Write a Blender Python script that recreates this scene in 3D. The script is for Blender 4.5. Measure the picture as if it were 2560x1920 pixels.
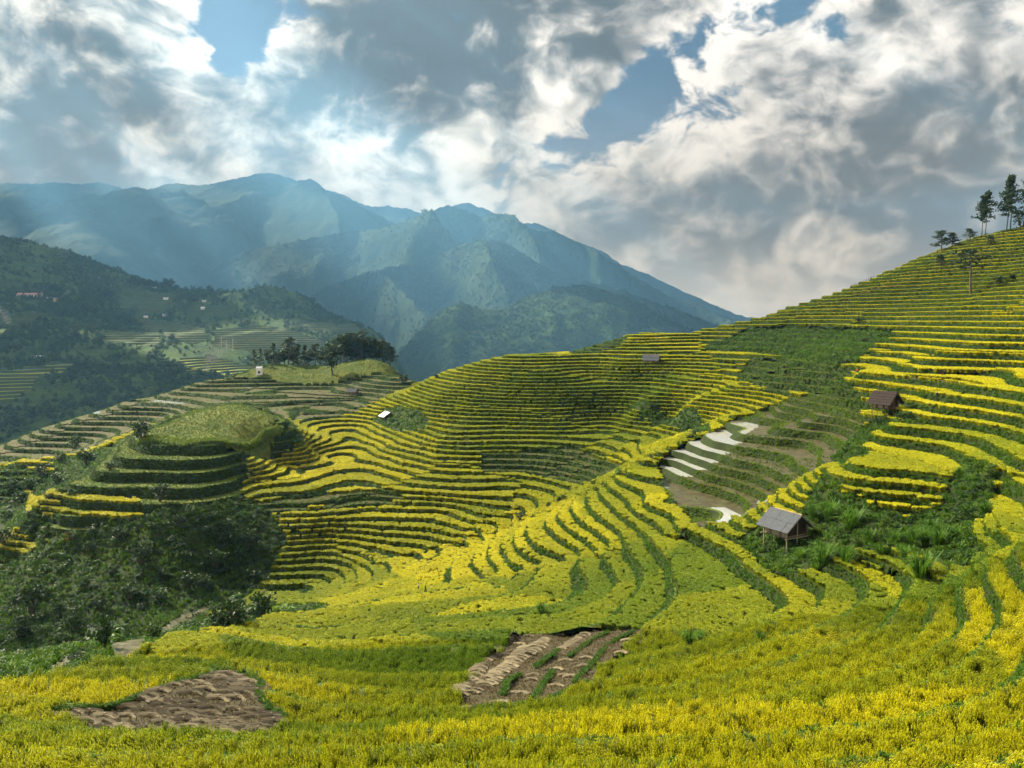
import bpy, math, random
import numpy as np
from mathutils import Vector, Matrix, Euler

random.seed(7)
rng = np.random.default_rng(7)
for _o in list(bpy.data.objects):
    bpy.data.objects.remove(_o)
SC = bpy.context.scene
DETAIL = True
COL = SC.collection

# ------------------------------------------------------------------ camera
F, CX, CY = 803.0, 512.0, 384.0          # focal length in pixels of a 1024 x 768 frame
PITCH = math.atan(65.0 / F)              # the horizon lies above the middle of the frame
cam = bpy.data.cameras.new('camera')
cam.sensor_width = 36.0
cam.lens = F / 1024 * 36.0
cam.clip_start, cam.clip_end = 0.5, 90000
camo = bpy.data.objects.new('camera', cam)
camo.rotation_euler = (math.pi / 2 - PITCH, 0, 0)
COL.objects.link(camo)
SC.camera = camo

# ------------------------------------------------------------------ sun, exposure
SUN_AZ, SUN_EL = math.radians(-53), math.radians(36)     # azimuth from +Y, negative = to the left
SUN_DIR = Vector((math.sin(SUN_AZ) * math.cos(SUN_EL), math.cos(SUN_AZ) * math.cos(SUN_EL), math.sin(SUN_EL)))
sun = bpy.data.lights.new('sun', 'SUN')
sun.energy = 5.0
sun.angle = math.radians(0.5)
sun.color = (1.0, 0.93, 0.70)
suno = bpy.data.objects.new('sun', sun)
suno.rotation_euler = SUN_DIR.to_track_quat('Z', 'Y').to_euler()
COL.objects.link(suno)
SC.view_settings.view_transform = 'Standard'
SC.view_settings.look = 'None'
SC.view_settings.exposure = 1.88
SC.view_settings.gamma = 1.0
SC.cycles.max_bounces = 5
SC.cycles.diffuse_bounces = 2
SC.cycles.glossy_bounces = 2
SC.cycles.transmission_bounces = 3
SC.cycles.transparent_max_bounces = 6
SC.cycles.volume_bounces = 0
SC.cycles.use_denoising = True
SC.cycles.use_adaptive_sampling = True
SC.cycles.adaptive_threshold = 0.03


# ------------------------------------------------------------------ node helper
class N:
    def __init__(s, tree):
        s.t = tree
        s.t.nodes.clear()

    def n(s, kind, **kw):
        x = s.t.nodes.new(kind)
        for k, v in kw.items():
            setattr(x, k, v)
        return x

    def put(s, sock, v):
        if isinstance(v, bpy.types.NodeSocket):
            s.t.links.new(v, sock)
        elif v is not None:
            try:
                sock.default_value = v
            except Exception:
                sock.default_value = tuple(v) + (1.0,)

    def m(s, op, a, b=None, c=None, clamp=False):
        x = s.n('ShaderNodeMath', operation=op, use_clamp=clamp)
        for i, v in enumerate((a, b, c)):
            if v is not None:
                s.put(x.inputs[i], v)
        return x.outputs[0]

    def v(s, op, a, b=None, c=None):
        x = s.n('ShaderNodeVectorMath', operation=op)
        s.put(x.inputs[0], a)
        if op == 'SCALE':
            s.put(x.inputs['Scale'], b)
        elif b is not None:
            s.put(x.inputs[1], b)
        if c is not None:
            s.put(x.inputs[2], c)
        return x.outputs['Value'] if op in ('DOT_PRODUCT', 'LENGTH') else x.outputs[0]

    def mix(s, f, a, b, blend='MIX'):
        x = s.n('ShaderNodeMix', data_type='RGBA', blend_type=blend, clamp_factor=True)
        s.put(x.inputs[0], f)
        s.put(x.inputs[6], a)
        s.put(x.inputs[7], b)
        return x.outputs[2]

    def noise(s, vec, scale, detail=4, rough=0.55, dist=0.0, dim='3D', out=0):
        x = s.n('ShaderNodeTexNoise', noise_dimensions=dim)
        if vec is not None:
            s.put(x.inputs['Vector'], vec)
        s.put(x.inputs['Scale'], scale)
        s.put(x.inputs['Detail'], detail)
        s.put(x.inputs['Roughness'], rough)
        s.put(x.inputs['Distortion'], dist)
        return x.outputs[out]

    def ramp(s, f, lo, hi, a=0.0, b=1.0):
        x = s.n('ShaderNodeMapRange', clamp=True, interpolation_type='SMOOTHSTEP')
        s.put(x.inputs[0], f)
        s.put(x.inputs[1], lo)
        s.put(x.inputs[2], hi)
        s.put(x.inputs[3], a)
        s.put(x.inputs[4], b)
        return x.outputs[0]

    def comb(s, x, y, z):
        c = s.n('ShaderNodeCombineXYZ')
        for i, v in enumerate((x, y, z)):
            s.put(c.inputs[i], v)
        return c.outputs[0]

    def sep(s, v):
        c = s.n('ShaderNodeSeparateXYZ')
        s.put(c.inputs[0], v)
        return c.outputs

    def attr(s, name, kind='GEOMETRY'):
        return s.n('ShaderNodeAttribute', attribute_name=name, attribute_type=kind)


# ------------------------------------------------------------------ sky with clouds
def dir_of(u, v):
    x, y = (u - CX) / F, (CY - v) / F
    d = Vector((x, math.cos(PITCH) + y * math.sin(PITCH), -math.sin(PITCH) + y * math.cos(PITCH)))
    return d.normalized()


def build_world():
    w = bpy.data.worlds.new('World')
    SC.world = w
    w.use_nodes = True
    w.cycles.sampling_method = 'MANUAL'
    w.cycles.sample_map_resolution = 512
    g = N(w.node_tree)
    tc = g.n('ShaderNodeTexCoord')
    d = g.v('NORMALIZE', tc.outputs['Generated'])
    dx, dy, dz = g.sep(d)
    sky = g.n('ShaderNodeTexSky', sky_type='NISHITA', sun_disc=False, sun_elevation=SUN_EL,
              sun_rotation=SUN_AZ, altitude=1200.0, air_density=1.1, dust_density=1.5, ozone_density=1.6)
    skyc = g.mix(1.0, sky.outputs[0], (0.026, 0.025, 0.024, 1), 'MULTIPLY')
    # cloud coordinates: direction, a little flattened
    q = g.v('MULTIPLY', d, (1.0, 1.0, 1.4))
    warp = g.v('SUBTRACT', g.noise(q, 5.0, 3, 0.55, out=1), (0.5, 0.5, 0.5))
    qw = g.v('ADD', q, g.v('SCALE', warp, 0.13))
    def cloud(vec, det):
        bulge = g.m('ABSOLUTE', g.m('SUBTRACT', g.noise(vec, 13.0, det - 4, 0.55), 0.5))
        return g.m('MULTIPLY_ADD', bulge, 0.46, g.m('SUBTRACT', g.noise(vec, 5.2, det, 0.62), 0.046))
    puff = cloud(qw, 8)
    qs = g.v('ADD', qw, (-0.030, 0.012, 0.034))      # the same cloud looked up a little towards the sun
    puff2 = cloud(qs, 6)
    light = g.m('SUBTRACT', puff, puff2)

    # where this sky opens, thickens or darkens: picture direction, tightness, amount
    def field(blobs):
        tot = 0.0
        for u, v, k, a in blobs:
            e = g.m('EXPONENT', g.m('MULTIPLY', g.m('SUBTRACT', g.v('DOT_PRODUCT', d, tuple(dir_of(u, v))), 1.0), float(k)))
            tot = g.m('MULTIPLY_ADD', e, float(a), tot)
        return tot
    cover = field([(214, 10, 1500, -0.60), (232, 45, 2200, -0.55), (245, 5, 1800, -0.50), (236, 78, 3500, -0.25), (190, 95, 3000, -0.22), (365, 112, 3000, -0.20), (172, 140, 4000, -0.12), (470, 140, 2500, -0.22), (330, 120, 3000, -0.15),
                   (800, 4, 1000, -0.45), (745, 22, 1700, -0.46), (700, 48, 1800, -0.46), (662, 80, 1700, -0.55), (630, 112, 1900, -0.62), (600, 132, 2000, -0.62), (555, 142, 2600, -0.5), (745, 95, 3000, -0.40), (720, 90, 4000, -0.3), (850, 98, 6000, -0.35), (770, 120, 5000, -0.30), (830, 40, 5000, -0.3), (940, 190, 3000, -0.2),
                   (90, 60, 70, 0.36), (20, 60, 200, 0.2), (420, 40, 70, 0.34), (900, 60, 60, 0.20), (300, 200, 40, 0.14), (720, 220, 50, 0.16), (480, 100, 300, 0.12), (800, 130, 200, 0.10), (900, 330, 30, 0.10), (880, 250, 90, 0.30), (700, 260, 120, 0.2)])
    shade = field([(70, 62, 130, 0.62), (58, 85, 2500, 0.32), (5, 85, 700, 0.30), (400, 38, 130, 0.85), (330, 70, 700, 0.28), (520, 12, 250, 0.6), (630, 4, 500, 0.32), (205, 85, 2500, 0.30), (570, 195, 350, 0.34), (640, 225, 420, 0.30),
                   (760, 195, 420, 0.42), (860, 175, 700, 0.30), (1010, 75, 200, 0.42), (1000, 165, 300, 0.26), (30, 165, 600, 0.42), (100, 178, 1200, 0.26), (500, 175, 900, 0.22), (940, 230, 400, 0.18), (240, 215, 900, 0.12), (150, 107, 2500, 0.25),
                   (180, 30, 900, -0.45), (280, 28, 900, -0.45), (150, 135, 250, -0.34), (20, 122, 600, -0.32), (340, 150, 220, -0.34), (250, 160, 400, -0.12), (770, 75, 500, -0.32), (700, 130, 500, -0.30), (900, 20, 400, -0.25), (540, 110, 700, -0.28), (440, 170, 500, -0.2), (840, 110, 500, -0.2)])
    dens = g.m('ADD', g.m('MULTIPLY_ADD', puff, 2.9, -0.78), cover)
    alpha = g.ramp(dens, 0.32, 0.58)
    body = g.noise(qw, 2.6, 3, 0.5)
    thick = g.m('ADD', g.m('MULTIPLY_ADD', body, 1.9, -0.56), shade)
    low = g.ramp(dz, 0.30, 0.0)
    glow = g.ramp(g.v('DOT_PRODUCT', d, tuple(dir_of(120, 150))), 0.80, 1.0)
    bright = g.mix(glow, (0.70, 0.61, 0.51, 1), (0.84, 0.73, 0.58, 1))
    bright = g.mix(low, bright, (0.86, 0.63, 0.40, 1))
    dark = g.mix(low, (0.062, 0.046, 0.034, 1), (0.24, 0.15, 0.07, 1))
    edge = g.ramp(dens, 1.0, 0.45, 0.0, 0.30)
    raw = g.m('ADD', g.m('SUBTRACT', g.m('ADD', 0.70, edge), thick), g.m('MULTIPLY', light, 4.6))
    lit = g.ramp(raw, -0.35, 1.05)
    lit = g.m('POWER', lit, 1.25)
    cl = g.mix(lit, dark, bright)
    skyc = g.mix(low, skyc, (0.36, 0.30, 0.24, 1))
    col = g.mix(alpha, skyc, cl)
    # pale band of air at the horizon
    col = g.mix(g.ramp(dz, 0.11, 0.0, 0.0, 0.7), col, (0.74, 0.60, 0.44, 1))
    bg = g.n('ShaderNodeBackground')
    g.put(bg.inputs[0], col)
    bg.inputs[1].default_value = 0.69
    out = g.n('ShaderNodeOutputWorld')
    w.node_tree.links.new(bg.outputs[0], out.inputs[0])


build_world()


# ------------------------------------------------------------------ small maths
def ray(u, v):
    x, y = (u - CX) / F, (CY - v) / F
    return np.array([x, math.cos(PITCH) + y * math.sin(PITCH), -math.sin(PITCH) + y * math.cos(PITCH)])


def at_z(u, v, z):
    r = ray(u, v)
    return r * (z / r[2])


def at_d(u, v, d):
    r = ray(u, v)
    return r * (d / r[1])


def _hash(i, j, seed):
    n = (i.astype(np.int64) * 374761393 + j.astype(np.int64) * 668265263 + seed * 1442695041) & 0x7fffffff
    n = ((n ^ (n >> 13)) * 1274126177) & 0x7fffffff
    n = n ^ (n >> 16)
    return (n & 0xffff) / 65535.0


def vnoise(x, y, seed=0):
    i, j = np.floor(x).astype(np.int64), np.floor(y).astype(np.int64)
    fx, fy = x - i, y - j
    fx, fy = fx * fx * (3 - 2 * fx), fy * fy * (3 - 2 * fy)
    a, b = _hash(i, j, seed), _hash(i + 1, j, seed)
    c, d = _hash(i, j + 1, seed), _hash(i + 1, j + 1, seed)
    return (a + (b - a) * fx) * (1 - fy) + (c + (d - c) * fx) * fy


def fbm(x, y, oct=4, seed=0, gain=0.5):
    t, a, s = 0.0, 1.0, 0.0
    for k in range(oct):
        t = t + a * (vnoise(x * 2 ** k, y * 2 ** k, seed + k * 17) - 0.5)
        s += a
        a *= gain
    return t / s * 2          # about -1 .. 1


class TPS:
    def __init__(s, pts, lam=0.0):
        pts = np.asarray(pts, float)
        s.sc = 100.0
        s.c = pts[:, :2] / s.sc
        n = len(pts)
        r2 = ((s.c[:, None] - s.c[None]) ** 2).sum(-1)
        K = 0.5 * r2 * np.log(r2 + 1e-12) + lam * np.eye(n)
        Pm = np.c_[np.ones(n), s.c]
        A = np.block([[K, Pm], [Pm.T, np.zeros((3, 3))]])
        s.w = np.linalg.lstsq(A, np.r_[pts[:, 2], np.zeros(3)], rcond=None)[0]

    def __call__(s, x, y):
        sh = np.shape(x)
        q = np.c_[np.ravel(x), np.ravel(y)] / s.sc
        out = np.empty(len(q))
        for i in range(0, len(q), 20000):
            b = q[i:i + 20000]
            r2 = ((b[:, None] - s.c[None]) ** 2).sum(-1)
            out[i:i + 20000] = (0.5 * r2 * np.log(r2 + 1e-12)) @ s.w[:-3] + s.w[-3] + b @ s.w[-2:]
        return out.reshape(sh)


def inpoly(x, y, poly):
    poly = np.asarray(poly, float)
    r = np.zeros(x.shape, bool)
    n = len(poly)
    for i in range(n):
        x0, y0 = poly[i]
        x1, y1 = poly[(i + 1) % n]
        c = (y0 > y) != (y1 > y)
        with np.errstate(divide='ignore', invalid='ignore'):
            xi = (x1 - x0) * (y - y0) / (y1 - y0 + 1e-12) + x0
        r ^= c & (x < xi)
    return r


# ------------------------------------------------------------------ the near terrain: surveyed heights
S = 1.5
CONT = [  # (height below the eye / S, image points of one terrace line)
    (-16.9, [(462, 379), (480, 381), (520, 383), (556, 383), (600, 380), (645, 381), (685, 385), (720, 390)]),
    (-19.6, [(447, 391), (485, 393), (541, 395), (594, 394.5), (638, 398), (689, 403), (733, 416)]),
    (-17.0, [(723, 389.5), (760, 397)]),
    (-25.2, [(505, 420.5), (556, 422), (594, 418.6), (632, 420), (670, 424), (689, 433)]),
    (-28.1, [(440, 439), (487, 438), (543, 438), (594, 439.5), (625, 450), (637, 458)]),
    (-33.2, [(435, 473), (480, 474.5), (518, 474.5), (550, 479), (569, 484), (584, 487)]),
    (-35.2, [(247, 498), (290, 493.5), (328, 483), (354, 478), (379, 483), (407, 490), (455, 494), (480, 493.5), (505, 493), (531, 495.5), (543, 499)]),
    (-36.8, [(480, 514.5), (499, 515), (517, 519)]),
    (-33.9, [(242, 485), (278, 481), (311, 474), (335, 466), (354, 463), (379, 467), (404, 474), (427, 479)]),
    (-31.2, [(359, 429), (392, 443), (430, 453), (468, 458.5)]),
    (-32.4, [(278, 462), (311, 453), (335, 446), (356, 441), (380, 452), (405, 462), (436, 466)]),
    (-37.8, [(247, 523), (316, 518), (370, 510), (440, 512)]),
    (-39.6, [(250, 535), (330, 529), (380, 529), (440, 534)]),
    (-41.5, [(290, 545), (320, 542), (366, 546), (417, 556)]),
    (-43.0, [(290, 557), (336, 554), (366, 566)]),
    # flooded terraces
    (-26.5, [(660, 471.5), (670, 480), (701, 491.6), (727, 500.5), (739, 507)]),
    (-25.4, [(670, 464), (682, 470), (720, 483), (750, 493), (757, 500)]),
    (-23.0, [(694, 452), (730, 464), (770, 476), (795, 486)]),
    (-20.0, [(761, 418.5), (782, 427), (820, 439), (838, 449), (840, 454)]),
    (-17.3, [(786, 409.6), (807, 418.5), (864, 430)]),
    (-15.7, [(812, 398), (840, 408), (865, 417)]),
    (-15.0, [(744, 382), (770, 387), (795, 394.4)]),
    (-10.9, [(768, 360), (826, 368), (858, 376.7)]),
    # the S-curved spur
    (-36.2, [(515, 531), (508, 542), (514, 561), (511, 570)]),
    (-34.8, [(533, 524.6), (530, 536), (551, 556), (548, 565)]),
    (-32.9, [(561, 513), (568, 531), (586, 551), (585, 557)]),
    (-30.8, [(589, 499), (594, 514), (616, 531), (620, 543)]),
    (-28.7, [(610, 489), (632, 508), (657, 526), (665, 534)]),
    (-26.9, [(633, 479), (657, 502), (687, 520)]),
    # slope on the right
    (-1.9, [(895, 326), (960, 327), (1024, 328.4)]),
    (-6.0, [(870, 343.5), (920, 346.5), (978, 351)]),
    (-11.0, [(855, 379), (905, 384), (954, 390)]),
    (-12.4, [(935, 402), (980, 408), (1020, 415)]),
    (-16.5, [(879, 434), (925, 440), (972, 447.6)]),
    (-19.7, [(817, 473), (850, 487), (877, 506)]),
    # round hill
    (-27.0, [(139, 444.6), (185, 448), (228, 446), (280, 436)]),
    (-29.4, [(105, 460), (164, 466), (228, 462)]),
    (-32.0, [(92, 473.7), (152, 482.6), (235, 478)]),
    (-34.6, [(49, 496.7), (81, 503), (137, 505.6)]),
    (-35.7, [(35, 508), (63, 513), (116, 516), (200, 513)]),
    (-37.0, [(0, 469), (51, 470)]),
    (-43.0, [(0, 543.5), (34, 548.6)]),
    (-45.5, [(0, 576), (14, 579)]),
    # middle ridge
    (-35.4, [(27, 438), (82, 441)]),
    (-30.4, [(108, 409), (158, 415.5)]),
    (-27.5, [(152, 399), (187, 403), (200, 406)]),
]
PTS = [  # (u, v, distance / S)
    (361, 414, 238), (374, 405, 243), (401, 394, 247), (421, 385, 247), (437, 376, 243), (461, 368.6, 240), (480, 363.5, 236), (506, 358.5, 234), (535, 357, 234), (562, 357, 236),
    (600, 345, 262), (617, 339, 278), (637, 335.5, 292), (690, 333.5, 296), (651, 362, 228), (620, 366, 224), (600, 358, 240), (690, 352, 245), (700, 341, 275), (714, 331, 296), (740, 345, 255),
    (744, 322, 298), (760, 320, 300), (782, 312, 300), (807, 302, 300), (833, 295.5, 300), (871, 281.5, 298), (896, 270, 297), (921, 260, 295), (946, 251, 291), (978, 240, 286), (1006, 233.4, 281), (1040, 224, 276),
    (1000, 290, 225), (1024, 300, 200), (900, 300, 262), (850, 318, 258), (800, 330, 262), (1010, 265, 250), (780, 350, 232), (820, 345, 225),
    (890, 412, 125), (1040, 345, 150), (1040, 372, 128), (1010, 375, 131), (975, 370, 142),
    (740, 422, 157), (714, 433, 149), (657, 457, 142), (640, 470, 137), (600, 490, 137), (560, 510, 138), (515, 528, 138), (470, 548, 137), (430, 566, 131), (390, 587, 121),
    (687, 527, 104), (657, 538, 106), (600, 561, 110), (562, 574, 112), (518, 581, 114), (480, 585, 116), (433, 590, 114), (385, 598, 112),
    (733, 514, 108), (720, 521, 107), (790, 545, 90), (760, 540, 94), (830, 540, 88), (900, 540, 84), (960, 500, 86), (1000, 470, 88), (1040, 450, 90), (1030, 505, 76), (1010, 520, 74),
    (606, 585, 97), (520, 600, 98), (640, 570, 97), (410, 602, 100), (330, 612, 103), (300, 640, 80), (400, 640, 77), (480, 630, 80), (540, 660, 66), (500, 700, 51), (600, 640, 74), (700, 620, 75), (780, 590, 80), (720, 570, 88), (850, 580, 77), (950, 575, 68),
    (1015, 560, 66), (1000, 620, 52), (900, 630, 58), (800, 650, 57), (700, 700, 45), (800, 710, 41), (900, 700, 41), (1010, 690, 39), (600, 690, 52), (512, 735, 38), (300, 745, 38), (100, 745, 38), (400, 700, 51), (300, 665, 66),
    (512, 790, 25), (850, 790, 24), (1040, 770, 25), (150, 790, 27), (-40, 770, 30), (-60, 700, 45), (700, 740, 35), (900, 745, 32),
    (0, 691, 48), (50, 681, 52.5), (92, 670, 57.5), (127, 659, 63), (162, 648, 69), (195, 641, 73), (224, 637, 76), (260, 626, 86), (200, 690, 48), (240, 690, 49), (150, 715, 44), (60, 715, 43), (250, 655, 68),
    (127, 646, 108), (58, 662, 102), (185, 616, 122), (0, 668, 101), (150, 612, 123), (126, 586, 129), (60, 600, 128), (177, 548, 139), (100, 545, 141), (40, 560, 140), (230, 570, 140), (270, 600, 130), (301, 583, 137), (328, 587, 135), (350, 575, 137), (250, 545, 146),
    (170, 425, 182), (240, 404, 205), (200, 412, 198), (270, 415, 198), (140, 435, 176), (290, 425, 192), (120, 455, 172), (215, 430, 182),
    (300, 428, 215), (255, 412, 222), (330, 418, 236), (301, 409, 253), (280, 404, 256), (311, 396.5, 268), (352, 395, 270), (380, 396, 262), (60, 455, 218), (110, 440, 214), (20, 500, 180), (-40, 480, 200), (-40, 560, 150), (70, 480, 180),
    (0, 446, 235), (28, 434.5, 245), (76, 419, 262), (107.6, 408, 274), (167, 392.7, 290), (197, 382.5, 299), (215, 380, 302), (-50, 462, 222),
    (240, 381, 300), (290, 384, 298), (340, 384, 296), (397, 381, 298), (410, 384, 294), (421, 386, 285), (250, 370, 316), (265, 366, 324), (300, 366, 322), (344, 363.5, 322), (385, 366, 320), (399, 373, 312), (200, 390, 285), (250, 392, 278),
]
HID = [  # slopes that fall away behind the crests (u, distance / S, height / S)
    (500, 275, -28), (500, 330, -60), (540, 280, -22), (450, 290, -38), (450, 350, -75), (580, 300, -22), (620, 330, -22), (650, 350, -28), (700, 350, -24), (600, 400, -70), (700, 420, -70),
    (760, 350, -16), (833, 350, -6), (900, 350, 12), (970, 345, 22), (1040, 345, 28), (800, 420, -50), (900, 420, -20), (1040, 420, 10), (1120, 300, 34), (1120, 200, 18), (1120, 120, -4),
    (215, 330, -42), (215, 400, -85), (167, 330, -48), (110, 310, -55), (110, 380, -90), (50, 280, -60), (0, 270, -62), (0, 340, -90), (-60, 260, -65), (-60, 350, -95), (300, 345, -30), (350, 345, -29), (390, 340, -33), (300, 400, -75), (400, 400, -80), (425, 320, -45),
    (512, 12, -10.5), (900, 12, -10), (150, 12, -11), (-100, 24, -16), (1140, 20, -12), (1120, 60, -11), (1120, 90, -9), (-100, 70, -32), (-100, 110, -46),
]
pts = []
for z, L in CONT:
    for u, v in L:
        pts.append(at_z(u, v, z * S))
for u, v, d in PTS:
    pts.append(at_d(u, v, d * S))
for u, d, z in HID:
    pts.append(np.array([(u - CX) / F * d * S, d * S, z * S]))
SURF = TPS(pts, lam=2e-3)

# grid in (x / y, log y): fine near the eye, coarse far away
UC = np.arange(-120, 1146, 4.0)
TX = (UC - CX) / F
Y0, Y1, RATIO = 9.0, 640.0, 1.0098
NR = int(math.log(Y1 / Y0) / math.log(RATIO))
YR = Y0 * RATIO ** np.arange(NR + 1)
GX, GY = TX[None, :] * YR[:, None], np.repeat(YR[:, None], len(TX), 1)
GH = SURF(GX, GY)
GH += 0.28 * fbm(GX / 17, GY / 17, 3, 3) + 0.10 * fbm(GX / 5, GY / 5, 2, 9)


def hgt(x, y):
    """smooth ground height at plan positions"""
    x, y = np.asarray(x, float), np.asarray(y, float)
    c = np.clip((x / y - TX[0]) / (TX[1] - TX[0]), 0, len(TX) - 1.001)
    r = np.clip(np.log(y / Y0) / math.log(RATIO), 0, NR - 0.001)
    i, j = r.astype(int), c.astype(int)
    fr, fc = r - i, c - j
    return (GH[i, j] * (1 - fc) + GH[i, j + 1] * fc) * (1 - fr) + (GH[i + 1, j] * (1 - fc) + GH[i + 1, j + 1] * fc) * fr


def hit(u, v):
    r = ray(u, v)
    t = np.geomspace(Y0 + 1, Y1 - 5, 3000) / r[1]
    q = r[None] * t[:, None]
    below = q[:, 2] < hgt(q[:, 0], q[:, 1])
    k = int(np.argmax(below)) if below.any() else len(t) - 1
    return q[k]


def ground(u, d):
    """plan point from picture column and distance / S"""
    return ((u - CX) / F * d * S, d * S)

# ------------------------------------------------------------------ zones of the near terrain
def gp(L):
    return [ground(u, d) for u, d in L]


def pp(L):
    return [tuple(hit(u, v)[:2]) for u, v in L]


HARV1 = pp([(42, 713), (113, 708), (174, 686), (220, 673.6), (245, 676), (261, 684), (258, 694), (279, 717), (285, 731), (180, 735), (93, 732), (76, 720)])
HARV2 = pp([(516, 636), (560, 634), (600, 632), (640, 630), (648, 634), (625, 648), (605, 668), (592, 684), (545, 704), (470, 712), (462, 700), (480, 672)])
HARV3 = pp([(900, 374), (925, 376), (960, 380), (985, 385), (985, 390), (950, 386), (910, 381)])
# name, terrace step in metres (0 = unterraced), phase, cover, plan polygon
ZONES = [
    ('bowl', 1.16, 0.0, 'rice', None),
    ('mid', 1.5, 0.3, 'bare', gp([(-300, 205), (60, 205), (110, 208), (250, 218), (300, 226), (345, 238), (365, 242), (405, 262), (425, 300), (425, 430), (-300, 430)])),
    ('right', 1.95, 0.4, 'rice', gp([(700, 262), (715, 225), (728, 198), (760, 178), (800, 160), (838, 148), (868, 130), (872, 119), (855, 112), (822, 108), (818, 104), (860, 88), (900, 82), (960, 80), (1400, 70), (1400, 430), (700, 430)])),
    ('crest', 1.3, 0.2, 'rice', gp([(545, 243), (600, 232), (640, 233), (700, 240), (700, 430), (560, 430)])),
    ('gold', 1.45, 0.35, 'rice', pp([(812, 470), (838, 462), (872, 455), (905, 458), (940, 466), (955, 478), (945, 500), (912, 516), (880, 510), (845, 492), (820, 482)])),
    ('flood', 1.72, 0.1, 'mud', gp([(657, 140), (690, 146), (714, 150), (740, 160), (770, 166), (800, 160), (838, 148), (868, 129), (872, 119), (855, 112), (822, 107), (745, 102), (705, 102), (690, 106), (672, 118), (662, 130)])),
    ('spur', 1.5, 0.0, 'rice', gp([(657, 144), (600, 139), (560, 140), (515, 140), (470, 141), (420, 134), (378, 122), (374, 110), (480, 114), (560, 110), (600, 108), (657, 104), (690, 102), (692, 106), (672, 120)])),
    ('round', 2.9, 0.166, 'meadow', gp([(-200, 139), (35, 143), (120, 143), (200, 148), (240, 156), (245, 170), (300, 188), (295, 214), (200, 212), (100, 200), (-200, 203)])),
    ('left', 1.5, 0.6, 'wild', gp([(-200, 139), (35, 143), (70, 160), (110, 180), (100, 203), (-200, 204)])),
    ('top', 0, 0, 'meadow', gp([(139, 171), (185, 169.5), (228, 170), (266, 177), (276, 196), (248, 209), (190, 206), (130, 188)])),
    ('slope', 0, 0, 'wild', gp([(-300, 100), (0, 96), (60, 97), (130, 104), (190, 119), (250, 134), (285, 146), (262, 152), (240, 156), (200, 148), (120, 143), (40, 143), (-300, 139)])),
    ('fore', 2.1, 0.2, 'rice', gp([(-300, 0), (1500, 0), (1500, 62), (1040, 76), (1000, 70), (960, 66), (900, 74), (850, 80), (790, 84), (740, 92), (690, 101), (657, 104), (600, 108), (560, 110), (480, 114), (385, 110), (330, 106), (260, 90), (224, 79), (162, 71.5), (92, 60), (0, 50.5), (-300, 44)])),
    ('gully', 0, 0, 'wild', gp([(-300, 44.5), (0, 51), (92, 60.5), (162, 72), (224, 79.5), (260, 91), (330, 107), (310, 122), (262, 128), (210, 122), (190, 119), (130, 104), (60, 97), (0, 96), (-300, 100)])),
    ('mound', 0, 0, 'meadow', gp([(222, 305), (255, 303), (290, 299.5), (345, 297.5), (398, 299), (408, 310), (398, 335), (300, 345), (230, 335)])),
    ('bushright', 0, 0, 'wild', pp([(735, 542), (755, 528), (800, 518), (819, 482), (845, 494), (880, 512), (912, 518), (945, 502), (952, 480), (972, 462), (1000, 470), (990, 500), (972, 530), (985, 552), (955, 572), (930, 556), (880, 556), (850, 558), (800, 575), (770, 572)])),
    ('bushhill', 1.95, 0.4, 'wild', pp([(704, 344), (745, 330), (800, 325), (870, 328), (893, 330), (900, 340), (872, 348), (858, 362), (838, 371), (770, 357), (745, 352), (704, 352)])),
    ('crestbush', 0, 0, 'wild', pp([(370, 422), (384, 410), (404, 406), (428, 420), (424, 433), (395, 433)])),
    ('bowlbush', 0, 0, 'wild', pp([(628, 408), (660, 408), (700, 416), (713, 428), (700, 437), (680, 430), (640, 420)])),
    ('goldedge', 3.0, 0.1, 'rice', pp([(990, 488), (1005, 482), (1040, 476), (1040, 530), (1010, 540), (992, 520)])),
    ('rightbush', 0, 0, 'wild', pp([(838, 452), (850, 436), (872, 422), (886, 418), (905, 422), (930, 420), (920, 428), (880, 432), (868, 444), (850, 462), (842, 470), (834, 462)])),
    ('harvest', 0, 0, 'stubble', HARV1), ('harvest2', 0, 0, 'stubble', HARV2),
    ('farbush', 0, 0, 'wild', gp([(965, 292), (1005, 284), (1060, 275), (1200, 262), (1200, 300), (960, 320)])),
]
WATER = [
    pp([(656, 457), (675, 448), (695, 439.5), (718, 429), (750, 420.5), (757, 419), (757, 429), (741, 443), (722, 457), (704, 467), (676, 477), (667, 474)]),
    pp([(645, 473), (657, 470), (668, 487), (655, 486)]),
    pp([(706, 508), (725, 505), (748, 509), (752, 524), (722, 524)]),
    pp([(757, 494), (782, 494), (783, 507), (765, 506)]),
    pp([(784, 486), (803, 489), (802, 496), (785, 495)]),
    pp([(152, 399), (170, 399), (188, 402), (180, 404), (156, 402)]),
    pp([(90, 409), (100, 407), (100, 413), (90, 414)]),
]
BARE = [
    pp([(480, 453), (575, 447), (632, 463), (607, 478), (594, 483), (518, 472), (480, 471)]),
    pp([(250, 503), (330, 494), (370, 491), (402, 497), (380, 508), (320, 508), (255, 516)]),
    pp([(560, 342), (600, 336), (628, 340), (618, 350), (570, 356)]),
    pp([(752, 358), (800, 358), (858, 374), (852, 380), (800, 396), (760, 390), (735, 378)]),
    pp([(790, 400), (830, 388), (870, 402), (870, 412), (840, 420), (800, 412)]),
]
RICEP = [pp([(28, 492), (60, 494), (140, 500), (140, 524), (90, 524), (28, 516)]), pp([(-20, 466), (52, 467), (52, 473), (-20, 473)]), pp([(-20, 538), (36, 543), (36, 553), (-20, 550)]), pp([(-20, 570), (18, 574), (18, 583), (-20, 581)])]
STUBBLE = [HARV1, HARV2, HARV3]
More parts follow.
